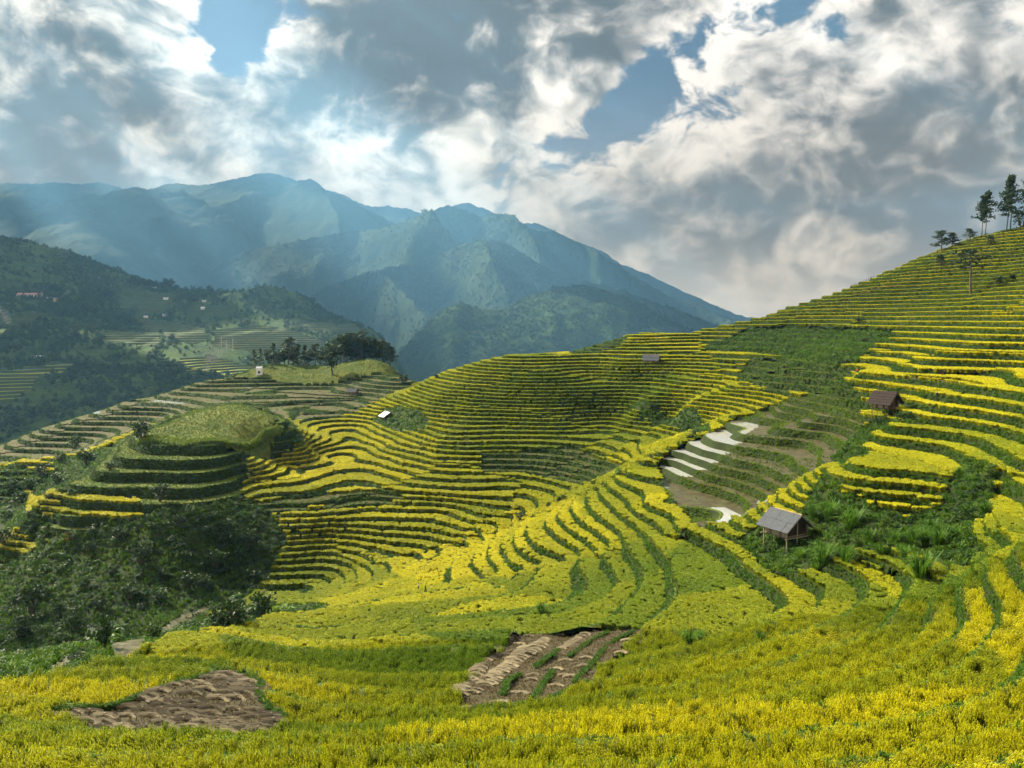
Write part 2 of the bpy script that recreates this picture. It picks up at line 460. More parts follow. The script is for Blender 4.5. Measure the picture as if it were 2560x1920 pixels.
MUDF = [pp([(105, 650), (150, 634), (168, 632), (140, 652), (120, 662)]), pp([(160, 630), (180, 616), (205, 607), (210, 612), (180, 628), (165, 640)]), pp([(45, 668), (65, 658), (88, 652), (80, 664), (50, 676)])]


# ------------------------------------------------------------------ cutting the smooth ground into terraces
BR = np.array([0.0, 0.20, 0.27, 1.0])      # riser, lip, tread within one period
PSI = np.array([0.0, 1.0, 2.0, 3.0])


def psi(phi):
    k = np.floor(phi)
    return 3 * k + np.interp(phi - k, BR, PSI)


def ipsi(q):
    k = np.floor(q / 3)
    return k + np.interp(q - 3 * k, PSI, BR)


def terrace(P, h, s, p):
    """P (n,3,2) plan corners, h (n,3) smooth heights, s/p (n) step and phase.
    Cuts every triangle along the terrace lines; returns corners (m,3,3), band (m), phi (m,3), source (m)"""
    phi = h / s[:, None] + p[:, None]
    src = np.arange(len(P))
    done = []
    cur = (P, phi, src)
    for it in range(60):
        P, phi, src = cur
        if not len(P):
            break
        o = np.argsort(phi, 1)
        phi = np.take_along_axis(phi, o, 1)
        P = np.take_along_axis(P, o[:, :, None], 1)
        L = ipsi(np.floor(psi(phi[:, 0] + 1e-7) + 1e-9) + 1)
        act = phi[:, 2] > L + 1e-6
        done.append((P[~act], phi[~act], src[~act]))
        P, phi, src, L = P[act], phi[act], src[act], L[act]
        if not len(P):
            break
        a, b, c = P[:, 0], P[:, 1], P[:, 2]
        pa, pb, pc = phi[:, 0], phi[:, 1], phi[:, 2]
        tac = ((L - pa) / (pc - pa))[:, None]
        ac = a + (c - a) * tac
        low = L <= pb
        i = low
        tab = ((L - pa) / np.maximum(pb - pa, 1e-9))[:, None]
        ab = a + (b - a) * tab
        st = lambda *x: np.stack(x, 1)
        done.append((st(a[i], ab[i], ac[i]), st(pa[i], L[i], L[i]), src[i]))
        up = [(st(ab[i], b[i], c[i]), st(L[i], pb[i], pc[i]), src[i]), (st(ab[i], c[i], ac[i]), st(L[i], pc[i], L[i]), src[i])]
        i = ~low
        tbc = ((L - pb) / np.maximum(pc - pb, 1e-9))[:, None]
        bc = b + (c - b) * tbc
        done.append((st(a[i], b[i], bc[i]), st(pa[i], pb[i], L[i]), src[i]))
        done.append((st(a[i], bc[i], ac[i]), st(pa[i], L[i], L[i]), src[i]))
        up.append((st(ac[i], bc[i], c[i]), st(L[i], L[i], pc[i]), src[i]))
        cur = tuple(np.concatenate([u[j] for u in up]) for j in range(3))
    P, phi, src = (np.concatenate([d[j] for d in done]) for j in range(3))
    mid = phi.mean(1)
    k = np.floor(mid)
    band = np.floor(psi(mid) + 1e-9).astype(int) - 3 * k.astype(int)
    f = np.clip(phi - k[:, None], 0, 1)
    ss, pv = s[src][:, None], p[src][:, None]
    kk = k[:, None]
    lip = np.clip((f - BR[1]) / (BR[2] - BR[1]), 0, 1)
    T = np.where(band[:, None] == 0, kk + np.clip(f / BR[1], 0, 1) + 0.0,
                 np.where(band[:, None] == 1, kk + 1 + 0.05 * np.sin(np.pi * lip) - 0.03 * lip, kk + 1 - 0.03 - 0.03 * np.clip(1 - f, 0, 1) + 0.03 * 0.73))
    z = ss * (T - 0.5 - pv)
    z = np.where((band[:, None] == 2) & (f > 0.9999), ss * (kk + 1 - 0.5 - pv), z)
    tri = np.concatenate([P, z[:, :, None]], 2)
    area = (tri[:, 1, 0] - tri[:, 0, 0]) * (tri[:, 2, 1] - tri[:, 0, 1]) - (tri[:, 2, 0] - tri[:, 0, 0]) * (tri[:, 1, 1] - tri[:, 0, 1])
    fl = area < 0
    tri[fl] = tri[fl][:, ::-1]
    f[fl] = f[fl][:, ::-1]
    return tri, band, f, src, k.astype(int)


def mesh_from_tris(name, tri, mats, midx=None, weld=False):
    me = bpy.data.meshes.new(name)
    n = len(tri)
    v = tri.reshape(-1, 3)
    idx = np.arange(n * 3)
    if weld:
        key = np.round(v, 3)
        v, idx = np.unique(key, axis=0, return_inverse=True)
        idx = idx.ravel()
    me.vertices.add(len(v))
    me.vertices.foreach_set('co', v.astype(np.float32).ravel())
    me.loops.add(n * 3)
    me.loops.foreach_set('vertex_index', idx.astype(np.int32))
    me.polygons.add(n)
    me.polygons.foreach_set('loop_start', np.arange(0, n * 3, 3, dtype=np.int32))
    me.polygons.foreach_set('loop_total', np.full(n, 3, np.int32))
    for m in mats:
        me.materials.append(m)
    if midx is not None:
        me.polygons.foreach_set('material_index', midx.astype(np.int32))
    me.update(calc_edges=True)
    return me


def mesh_from_grid(name, X, Y, Z, mat, smooth=True):
    r, c = X.shape
    me = bpy.data.meshes.new(name)
    v = np.stack([X, Y, Z], -1).reshape(-1, 3)
    i = np.arange(r * c).reshape(r, c)
    q = np.stack([i[:-1, :-1], i[:-1, 1:], i[1:, 1:], i[1:, :-1]], -1).reshape(-1, 4)
    me.vertices.add(len(v))
    me.vertices.foreach_set('co', v.astype(np.float32).ravel())
    me.loops.add(q.size)
    me.loops.foreach_set('vertex_index', q.astype(np.int32).ravel())
    me.polygons.add(len(q))
    me.polygons.foreach_set('loop_start', np.arange(0, q.size, 4, dtype=np.int32))
    me.polygons.foreach_set('loop_total', np.full(len(q), 4, np.int32))
    me.materials.append(mat)
    me.update(calc_edges=True)
    if smooth:
        me.polygons.foreach_set('use_smooth', np.ones(len(q), bool))
    return me


def link(name, data, parent=None, **props):
    o = bpy.data.objects.new(name, data)
    COL.objects.link(o)
    if parent is not None:
        o.parent = parent
    for k, v in props.items():
        if v is not None:
            o[k] = v
    return o


# ------------------------------------------------------------------ materials
def material(name, build):
    m = bpy.data.materials.new(name)
    m.use_nodes = True
    g = N(m.node_tree)
    out = g.n('ShaderNodeOutputMaterial')
    build(g, out)
    return m


def bsdf(g, out, col, rough=0.8, spec=0.2, bump=None, bstr=0.4, bdist=0.1, trans=None, tcol=None):
    b = g.n('ShaderNodeBsdfPrincipled')
    g.put(b.inputs['Base Color'], col)
    g.put(b.inputs['Roughness'], rough)
    b.inputs['Specular IOR Level'].default_value = spec
    if bump is not None:
        bm = g.n('ShaderNodeBump')
        bm.inputs['Strength'].default_value = bstr
        bm.inputs['Distance'].default_value = bdist
        g.put(bm.inputs['Height'], bump)
        g.put(b.inputs['Normal'], bm.outputs[0])
    sh = b.outputs[0]
    if trans:
        t = g.n('ShaderNodeBsdfTranslucent')
        g.put(t.inputs[0], tcol if tcol is not None else col)
        mx = g.n('ShaderNodeMixShader')
        mx.inputs[0].default_value = trans
        g.t.links.new(sh, mx.inputs[1])
        g.t.links.new(t.outputs[0], mx.inputs[2])
        sh = mx.outputs[0]
    g.t.links.new(sh, out.inputs[0])
    return b


def pos(g):
    return g.n('ShaderNodeNewGeometry').outputs['Position']


def earthy(cols, scale=0.6, rough=0.9, detail=6, bscale=6.0, bstr=0.6, bdist=0.15):
    def f(g, out):
        p = pos(g)
        a = g.noise(p, scale, detail, 0.6)
        b = g.noise(p, scale * 5.3, 4, 0.6)
        c = g.mix(g.ramp(a, 0.38, 0.62), cols[0] + (1,), cols[1] + (1,))
        if len(cols) > 2:
            c = g.mix(g.ramp(b, 0.45, 0.7), c, cols[2] + (1,))
        bsdf(g, out, c, rough, 0.15, g.noise(p, bscale, 5, 0.65), bstr, bdist)
    return f


M = {}
M['paddy'] = material('paddy_floor', earthy([(0.05, 0.048, 0.006), (0.035, 0.042, 0.004), (0.06, 0.05, 0.008)], 0.4, bscale=8))
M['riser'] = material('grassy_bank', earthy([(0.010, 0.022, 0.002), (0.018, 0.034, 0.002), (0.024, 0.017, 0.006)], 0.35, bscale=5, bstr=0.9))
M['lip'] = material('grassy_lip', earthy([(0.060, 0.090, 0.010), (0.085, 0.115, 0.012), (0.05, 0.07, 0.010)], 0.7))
M['wild'] = material('wild_ground', earthy([(0.014, 0.030, 0.003), (0.030, 0.052, 0.005), (0.025, 0.022, 0.008)], 0.25, bscale=3, bstr=0.9, bdist=0.4))
M['meadow'] = material('meadow_ground', earthy([(0.075, 0.10, 0.010), (0.12, 0.12, 0.012), (0.055, 0.085, 0.010)], 0.12))
M['stubble'] = material('rice_stubble', earthy([(0.062, 0.050, 0.026), (0.046, 0.038, 0.019), (0.088, 0.070, 0.036)], 0.8, bscale=4, bstr=1.0, bdist=0.25))
M['mud'] = material('wet_mud', lambda g, out: bsdf(g, out, g.mix(g.ramp(g.noise(pos(g), 0.5, 5), 0.4, 0.6), (0.045, 0.034, 0.012, 1), (0.060, 0.056, 0.016, 1)), g.ramp(g.noise(pos(g), 0.35, 4), 0.45, 0.6, 0.38, 0.8), 0.3, g.noise(pos(g), 3, 4), 0.35, 0.08))
M['bare'] = material('short_green_paddy', earthy([(0.050, 0.056, 0.010), (0.080, 0.054, 0.026), (0.042, 0.050, 0.009)], 0.15))
M['water'] = material('paddy_water', lambda g, out: bsdf(g, out, g.mix(g.ramp(g.noise(pos(g), 1.6, 5, 0.6), 0.54, 0.62), (0.37, 0.37, 0.365, 1), (0.06, 0.05, 0.028, 1)), g.ramp(g.noise(pos(g), 1.6, 5, 0.6), 0.54, 0.62, 0.04, 0.5), 1.0, g.noise(pos(g), 1.3, 2), 0.05, 0.02))  # pale base colour stands in for part of the bright sky's reflection
M['red'] = material('red_earth', earthy([(0.28, 0.085, 0.035), (0.22, 0.07, 0.03), (0.32, 0.12, 0.06)], 0.8))
MATS = ['paddy', 'riser', 'lip', 'wild', 'meadow', 'stubble', 'mud', 'bare', 'water', 'red']
MI = {k: i for i, k in enumerate(MATS)}

# ------------------------------------------------------------------ build the near terrain
R, Cc = GX.shape
ii = np.arange(R * Cc).reshape(R, Cc)
A_, B_, C_, D_ = ii[:-1, :-1].ravel(), ii[:-1, 1:].ravel(), ii[1:, 1:].ravel(), ii[1:, :-1].ravel()
alt = ((np.arange(R - 1)[:, None] + np.arange(Cc - 1)[None]) % 2 == 0).ravel()
T1 = np.where(alt[:, None], np.stack([A_, B_, C_], 1), np.stack([A_, B_, D_], 1))
T2 = np.where(alt[:, None], np.stack([A_, C_, D_], 1), np.stack([B_, C_, D_], 1))
TRI = np.concatenate([T1, T2])
FX, FY, FH = GX.ravel(), GY.ravel(), GH.ravel()
cx, cy = FX[TRI].mean(1), FY[TRI].mean(1)
zid = np.zeros(len(TRI), int)
wx, wy = cx + 1.2 * fbm(cx / 9, cy / 9, 3, 21), cy + 1.2 * fbm(cx / 9, cy / 9, 3, 33)
for i, (nm, s_, p_, cov, poly) in enumerate(ZONES):
    if poly is not None:
        zid[inpoly(wx, wy, poly)] = i
ZN = [z[0] for z in ZONES]
step = np.array([z[1] for z in ZONES])[zid]
phase = np.array([z[2] for z in ZONES])[zid].astype(float)
# patches in which the terraces are set a little higher or lower than next door
seeds = np.c_[rng.uniform(-330, 330, 260), rng.uniform(40, 480, 260)]
sw = np.c_[wx + 6 * fbm(cx / 30, cy / 30, 2, 5), (wy + 6 * fbm(cx / 30, cy / 30, 2, 6))]
cell = np.empty(len(TRI), int)
for i in range(0, len(TRI), 20000):
    b = sw[i:i + 20000]
    cell[i:i + 20000] = (((b[:, None, 0] - seeds[None, :, 0]) * 0.75) ** 2 + ((b[:, None, 1] - seeds[None, :, 1]) * 1.0) ** 2).argmin(1)
cphase = np.where(rng.random(260) < 0.45, rng.uniform(-0.35, 0.35, 260), 0.0)
chue = rng.normal(0, 0.10, 260)
jit = np.isin(zid, [ZN.index(n) for n in ('bowl', 'right', 'mid', 'crest')])
phase = phase + np.where(jit, cphase[cell], 0)
P2 = np.stack([FX[TRI], FY[TRI]], -1)
H3 = FH[TRI]
ter = step > 0
ss_ = np.where(step > 0, step, 1.0)[:, None]
H3 = H3 + np.where((step > 0) & (zid != ZN.index('round')), 0.5, 0.0)[:, None] * ss_ * (vnoise(H3 / ss_ * 0.8 + 40, np.repeat(zid[:, None] * 7.3 + 0.5, 3, 1), 77) - 0.5) * 1.4
tri, band, frac, src, kk = terrace(P2[ter], H3[ter], step[ter], phase[ter])
tsrc = np.where(ter)[0][src]
zt = zid[tsrc]
tcx, tcy = tri[:, :, 0].mean(1), tri[:, :, 1].mean(1)
cover = np.array([z[3] for z in ZONES])[zt]
for poly in BARE:
    cover[inpoly(tcx, tcy, poly)] = 'bare'
for poly in STUBBLE:
    cover[inpoly(tcx, tcy, poly)] = 'stubble'
for poly in WATER:
    cover[inpoly(tcx, tcy, poly) & np.isin(zt, [ZN.index('flood'), ZN.index('mid')])] = 'water'
for poly in RICEP:
    cover[inpoly(tcx, tcy, poly) & np.isin(cover, ['wild', 'meadow'])] = 'rice'
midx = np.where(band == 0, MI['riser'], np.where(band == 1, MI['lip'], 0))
td = band == 2
for c_, m_ in (('rice', 'paddy'), ('bare', 'bare'), ('stubble', 'stubble'), ('mud', 'mud'), ('water', 'water'), ('wild', 'wild'), ('meadow', 'meadow')):
    midx[td & (cover == c_)] = MI[m_]
# unterraced ground
un = ~ter
utri = np.concatenate([P2[un], (H3[un] + 0.5 * fbm(P2[un][..., 0] / 4, P2[un][..., 1] / 4, 3, 71))[:, :, None]], 2)
ucov = np.array([z[3] for z in ZONES])[zid[un]]
umid = np.where(ucov == 'meadow', MI['meadow'], np.where(ucov == 'stubble', MI['stubble'], MI['wild']))
ucx, ucy = utri[:, :, 0].mean(1), utri[:, :, 1].mean(1)
for poly in MUDF:
    q = inpoly(ucx, ucy, poly)
    umid[q] = MI['mud']
    ucov[q] = 'mud'
REDP = pp([(57, 531), (72, 520), (90, 518), (90, 528), (78, 533), (65, 541)])
umid[inpoly(ucx, ucy, REDP)] = MI['red']
wat = td & (cover == 'water')
alltri = np.concatenate([tri[~wat], utri])
allmid = np.concatenate([midx[~wat], umid])
ground_me = mesh_from_tris('terraced_hillside', alltri, [M[k] for k in MATS], allmid)
link('terraced_hillside', ground_me, kind='structure', label='terraced valley slopes with grassy banks and paddies')
under = mesh_from_grid('subsoil', GX, GY, GH - 1.0 - 0.004 * GY, M['wild'])
link('ground', under, kind='structure', label='earth of the valley slopes under the terraces')
# each flooded paddy a sheet of its own
wk = zt[wat] * 1000 + kk[wat]
for key in np.unique(wk):
    q = wk == key
    if q.sum() < 3:
        continue
    link('flooded_paddy', mesh_from_tris('flooded_paddy', tri[wat][q], [M['water']]), kind='structure', label='flooded paddy, bright sky reflection partly painted into its colour')
print('terrain tris', len(alltri))

# ------------------------------------------------------------------ far hillside across the valley
FARP = [(-60, 228, 1350), (0, 237, 1300), (60, 250, 1280), (116, 275, 1230), (150, 287, 1200), (176, 292, 1180), (205, 293, 1150), (241, 296, 1120), (255, 290, 1100), (268, 285, 1090), (283, 289, 1080), (296, 296, 1070),
        (324, 315, 1040), (345, 322, 1020), (370, 329, 1000), (385, 342, 985), (30, 296, 1040), (0, 310, 960), (60, 330, 850), (100, 320, 930), (150, 320, 950), (200, 318, 960), (250, 315, 980), (300, 325, 960), (0, 400, 560),
        (0, 360, 700), (50, 360, 720), (100, 380, 620), (150, 370, 680), (200, 350, 800), (200, 372, 690), (240, 340, 850), (290, 335, 890), (320, 345, 880), (60, 400, 580), (120, 400, 580), (180, 385, 640), (230, 370, 760), (0, 430, 480),
        (60, 425, 500), (360, 352, 920), (20, 270, 1150), (90, 290, 1100), (140, 300, 1100), (-60, 330, 850), (-60, 420, 500)]
FARH = [(0, 1700, 40), (116, 1600, -20), (241, 1500, -60), (370, 1350, -140), (0, 410, -95), (110, 420, -105), (215, 450, -120), (300, 560, -125), (420, 850, -130), (420, 1000, -110), (440, 1200, -170), (-80, 1700, 60), (-80, 400, -95), (300, 1500, -110)]
K2 = 1.8
fp = [at_d(u, v, d * S * K2) for u, v, d in FARP] + [np.array([(u - CX) / F * d * S, d * S, z * S]) * K2 for u, d, z in FARH]
SURF2 = TPS(fp, lam=2e-2)
UC2 = np.arange(-90, 440, 2.5)
TX2 = (UC2 - CX) / F
YR2 = np.geomspace(600 * K2, 2400 * K2, 260)
FX2, FY2 = TX2[None] * YR2[:, None], np.repeat(YR2[:, None], len(TX2), 1)
FH2 = SURF2(FX2, FY2) + K2 * (9 * fbm(FX2 / 170 / K2, FY2 / 170 / K2, 4, 40) + 2.0 * fbm(FX2 / 35 / K2, FY2 / 35 / K2, 2, 47))


def hgt2(x, y):
    x, y = np.asarray(x, float), np.asarray(y, float)
    c = np.clip((x / y - TX2[0]) / (TX2[1] - TX2[0]), 0, len(TX2) - 1.001)
    r = np.clip(np.log(y / (600 * K2)) / math.log(4.0) * 259, 0, 258.999)
    i, j = r.astype(int), c.astype(int)
    fr, fc = r - i, c - j
    return (FH2[i, j] * (1 - fc) + FH2[i, j + 1] * fc) * (1 - fr) + (FH2[i + 1, j] * (1 - fc) + FH2[i + 1, j + 1] * fc) * fr


def hit2(u, v):
    r = ray(u, v)
    t = np.geomspace(605 * K2, 2390 * K2, 1500) / r[1]
    q = r[None] * t[:, None]
    below = q[:, 2] < hgt2(q[:, 0], q[:, 1])
    k = int(np.argmax(below)) if below.any() else len(t) - 1
    return q[k]


def pp2(L):
    return [tuple(hit2(u, v)[:2]) for u, v in L]


FIELDS = [  # image outline, step, colour of the tread
    ([(-30, 378), (60, 368), (45, 384), (20, 396), (-30, 404)], 3.0, 'rice_far'),
    ([(38, 364), (80, 362), (72, 374), (40, 374)], 3.0, 'rice_far'),
    ([(-20, 314), (40, 312), (55, 320), (20, 327), (-20, 324)], 3.4, 'rice_far'),
    ([(-20, 278), (30, 282), (35, 288), (-20, 290)], 3.4, 'field_far'),
    ([(210, 330), (265, 326), (300, 332), (330, 344), (320, 356), (270, 352), (215, 348)], 3.2, 'field_far'),
    ([(265, 328), (300, 333), (330, 345), (322, 352), (290, 342)], 3.2, 'tan_far'),
    ([(180, 360), (200, 354), (260, 368), (255, 380), (190, 376)], 3.0, 'rice_far'),
    ([(120, 282), (180, 294), (170, 312), (140, 318), (115, 305)], 3.6, 'field_far'),
    ([(95, 330), (170, 332), (165, 345), (100, 340)], 3.4, 'field_far'),
    ([(180, 306), (240, 306), (235, 318), (190, 318)], 3.6, 'field_far'),
    ([(130, 314), (200, 325), (210, 340), (190, 345), (150, 330)], 3.4, 'field_far'),
    ([(300, 318), (345, 324), (372, 332), (345, 338), (300, 328)], 3.6, 'tan_far'),
]


def forest_mat(g, out):
    p = pos(g)
    a = g.noise(p, 0.012, 5, 0.6)
    b = g.noise(p, 0.09, 4, 0.65)
    c = g.mix(g.ramp(a, 0.4, 0.6), (0.030, 0.060, 0.014, 1), (0.065, 0.105, 0.022, 1))
    c = g.mix(g.ramp(b, 0.5, 0.72), c, (0.10, 0.13, 0.035, 1))
    bsdf(g, out, c, 0.9, 0.1, g.noise(p, 0.16, 4, 0.7), 1.0, 5.0)


M['forest'] = material('forest_slope', forest_mat)
M['rice_far'] = material('far_rice', earthy([(0.30, 0.29, 0.03), (0.20, 0.24, 0.03)], 0.03))
M['field_far'] = material('far_field', earthy([(0.26, 0.25, 0.10), (0.17, 0.20, 0.06), (0.30, 0.26, 0.13)], 0.02))
M['tan_far'] = material('far_tan_field', earthy([(0.30, 0.25, 0.11), (0.22, 0.20, 0.08)], 0.02))
M['riser_far'] = material('far_bank', earthy([(0.04, 0.065, 0.02), (0.06, 0.08, 0.025)], 0.05))
R2, C2 = FX2.shape
i2 = np.arange(R2 * C2).reshape(R2, C2)
a2, b2, c2, d2 = i2[:-1, :-1].ravel(), i2[:-1, 1:].ravel(), i2[1:, 1:].ravel(), i2[1:, :-1].ravel()
TR2 = np.concatenate([np.stack([a2, b2, c2], 1), np.stack([a2, c2, d2], 1)])
fx2, fy2, fh2 = FX2.ravel(), FY2.ravel(), FH2.ravel()
c2x, c2y = fx2[TR2].mean(1), fy2[TR2].mean(1)
z2 = np.full(len(TR2), -1)
jx, jy = c2x + 14 * K2 * fbm(c2x / 50 / K2, c2y / 50 / K2, 3, 80), c2y + 14 * K2 * fbm(c2x / 50 / K2, c2y / 50 / K2, 3, 81)
for i, (L, s_, m_) in enumerate(FIELDS):
    z2[inpoly(jx, jy, pp2(L))] = i
FOREST_FREE = z2.copy()
q = z2 >= 0
PP = np.stack([fx2[TR2], fy2[TR2]], -1)
ft, fb, ff, fs, fk = terrace(PP[q], fh2[TR2][q], K2 * np.array([f[1] for f in FIELDS])[z2[q]], np.zeros(q.sum()))
fm = np.array([{'rice_far': 1, 'field_far': 2, 'tan_far': 3}[f[2]] for f in FIELDS])[z2[q]][fs]
fm = np.where(fb == 0, 4, fm)
ut = np.concatenate([PP[~q], fh2[TR2][~q][:, :, None]], 2)
far_me = mesh_from_tris('valley_hillside', np.concatenate([ft, ut]), [M['forest'], M['rice_far'], M['field_far'], M['tan_far'], M['riser_far']], np.concatenate([fm, np.zeros(len(ut), int)]))
link('valley_hillside', far_me, kind='structure', label='shaded village hillside across the valley')


# ------------------------------------------------------------------ mountains
FAR = 3.0


def mountain(name, label, ridge, d, depth, drop, spur, seed, mat, lenx, back=0.5, nrow=90, du=2.0, rough=1.0):
    d, depth, drop, lenx = d * FAR, depth * FAR, drop * FAR, lenx * FAR
    ridge = np.array(ridge, float)
    us = np.arange(ridge[0, 0], ridge[-1, 0] + 0.1, du)
    vs = np.interp(us, ridge[:, 0], ridge[:, 1])
    ker = np.ones(5) / 5
    vs = np.convolve(np.pad(vs, 2, 'edge'), ker, 'valid')
    dd = d * (1 + 0.05 * fbm(us / 60, us * 0 + seed, 3, seed))
    P = np.array([at_d(u, v, w) for u, v, w in zip(us, vs, dd)])
    t = np.concatenate([-np.linspace(1, 0.08, 10) * back, np.linspace(0, 1, nrow) ** 1.25])
    T = t[:, None]
    X = np.repeat(P[None, :, 0], len(t), 0)
    Y = P[None, :, 1] - T * depth
    prof = np.where(T < 0, (-T) ** 1.1, 0.62 * np.clip(T, 0, 1) ** 0.9 + 0.38 * np.clip(T, 0, 1) ** 1.8)
    Z = P[None, :, 2] - drop * prof
    sx = X / lenx + 0.55 * fbm(X / lenx / 2, Y / lenx / 2, 3, seed + 3) + 0.35 * Y / lenx
    rid = 1 - np.abs(2 * (vnoise(sx, Y / lenx * 0.22 + seed, seed + 5)) - 1)
    rid = rid ** 1.2
    Z = Z + spur * (rid - 0.62) * np.clip(np.abs(T) * 2.6, 0, 1) ** 0.8 * drop
    Z = Z + rough * 0.085 * drop * fbm(X / lenx * 1.9, Y / lenx * 1.9, 6, seed + 9, 0.60) * np.clip(np.abs(T) * 6, 0, 1)
    Z = Z + rough * 0.0022 * d * (fbm(X / (d * 0.006), Y / (d * 0.006), 3, seed + 11, 0.7))
    return link(name, mesh_from_grid(name, X, Y, Z, mat), kind='structure', label=label), (X, Y, Z)


def mtn_mat(cols, sc):
    def f(g, out):
        p = pos(g)
        a = g.noise(p, sc, 6, 0.62)
        b = g.noise(p, sc * 7, 5, 0.7)
        c = g.mix(g.ramp(a, 0.42, 0.6), cols[0] + (1,), cols[1] + (1,))
        c = g.mix(g.ramp(b, 0.5, 0.7), c, cols[2] + (1,))
        bsdf(g, out, c, 0.95, 0.05, b, 1.0, 14.0)
    return f


M['mtn'] = material('mountain_forest', mtn_mat([(0.012, 0.026, 0.011), (0.026, 0.042, 0.017), (0.048, 0.060, 0.027)], 0.0012))
M['knoll'] = material('knoll_forest', lambda g, out: mtn_mat([(0.014, 0.032, 0.010), (0.034, 0.058, 0.016), (0.065, 0.085, 0.028)], 0.004)(g, out))
MT = {}
MT['peaks_left'] = mountain('mountain', 'pale ridge behind the highest peak, far to the left', [(-60, 190), (0, 190), (14, 187), (25, 184.4), (56, 182.6), (78, 184.4), (101, 182), (112, 185), (126, 190), (145, 197), (200, 215)], 5700, 2200, 1100, 0.5, 3, M['mtn'], 900)
MT['main'] = mountain('mountain', 'highest blue mountain on the left with rounded summit', [(-90, 196), (0, 192), (23, 190), (47, 186), (60, 189), (80, 197), (100, 194), (120, 199), (145, 197), (163, 193.4), (181, 189), (197, 187), (217, 182.6), (240, 178), (258, 174), (268, 173), (282, 175), (296, 181), (311, 186), (322, 189), (334, 194), (352, 202), (370, 211), (400, 226), (460, 260)], 5100, 2300, 1080, 0.55, 11, M['mtn'], 800, nrow=130)
MT['back'] = mountain('mountain', 'pale ridge between the two main mountains', [(290, 200), (324, 190), (340, 193), (356, 202), (370, 206.7), (385, 205.7), (405, 207.7), (420, 213), (440, 212), (455, 205), (466, 202), (489, 210.7), (510, 222), (529, 223.6), (537, 223), (549, 229), (580, 245)], 6200, 1500, 900, 0.4, 23, M['mtn'], 700)
MT['backright'] = mountain('mountain', 'pale long ridge falling to the horizon on the right', [(560, 236), (604, 251.5), (622, 265), (646, 273), (678, 289), (708, 303), (738, 315), (770, 321), (830, 326)], 5600, 1400, 700, 0.4, 29, M['mtn'], 700)
MT['low'] = mountain('mountain', 'low blue hills at the foot of the highest mountain', [(-60, 262), (0, 256), (40, 253), (67, 248), (81, 244), (101, 247), (126, 243), (145, 241), (172, 245), (195, 248), (217, 258), (250, 275)], 4100, 1000, 650, 0.5, 31, M['mtn'], 420)
MT['right'] = mountain('mountain', 'dark mountain with the long slope down to the right', [(200, 282), (217, 267), (226, 261), (244, 252), (278, 244), (310, 238), (343, 232), (386, 228), (411, 219.7), (427, 212.7), (447, 205), (459, 208), (479, 216), (491, 214), (503, 216), (519, 222), (535, 230), (555, 231), (569, 238), (588, 247.5), (614, 261), (638, 279), (668, 295), (698, 305), (728, 317), (760, 326), (800, 336)], 3900, 1500, 900, 0.55, 37, M['mtn'], 480, nrow=130)
MT['mid'] = mountain('mountain', 'hazy wooded spur below the dark mountain', [(280, 318), (300, 303), (326, 287), (356, 277), (390, 267), (415, 264), (431, 258), (459, 245.5), (483, 239.6), (495, 239.6), (511, 245.5), (539, 263), (560, 276), (600, 284), (650, 300), (700, 318), (740, 334)], 3000, 900, 560, 0.55, 41, M['mtn'], 330, nrow=110)
MT['knoll'] = mountain('hill', 'wooded blue-green hill behind the terraces', [(370, 390), (395, 358), (405, 346), (420, 330), (440, 312), (460, 303), (478, 309), (500, 310), (520, 300), (545, 291), (578, 284), (600, 288), (640, 303), (680, 324), (700, 334), (740, 360)], 2100, 700, 380, 0.35, 53, M['knoll'], 260, nrow=100, rough=0.8)
me = bpy.data.meshes.new('valley_floor')
me.from_pydata([(-17800, 300, -1240), (17800, 300, -1240), (17800, 22000, -1240), (-17800, 22000, -1240)], [], [(0, 1, 2, 3)])
me.materials.append(M['forest'])
link('valley_floor', me, kind='structure', label='hidden valley floor far below')

# ------------------------------------------------------------------ haze
def haze_mat(g, out):
    v = g.n('ShaderNodeVolumePrincipled')
    v.inputs['Color'].default_value = (0.22, 0.50, 0.86, 1)
    v.inputs['Density'].default_value = 0.000054
    v.inputs['Anisotropy'].default_value = 0.30
    g.t.links.new(v.outputs[0], out.inputs['Volume'])


M['haze'] = material('haze', haze_mat)
hx, hy0, hy1, hz0, hz1 = 18000, -1200, 22200, -1241.5, 3110
me = bpy.data.meshes.new('haze')
me.from_pydata([(x, y, z) for z in (hz0, hz1) for y in (hy0, hy1) for x in (-hx, hx)], [],
               [(0, 2, 3, 1), (4, 5, 7, 6), (0, 1, 5, 4), (2, 6, 7, 3), (0, 4, 6, 2), (1, 3, 7, 5)])
me.materials.append(M['haze'])
link('haze', me, kind='stuff', label='blue haze filling the valley and veiling the mountains', category='haze')

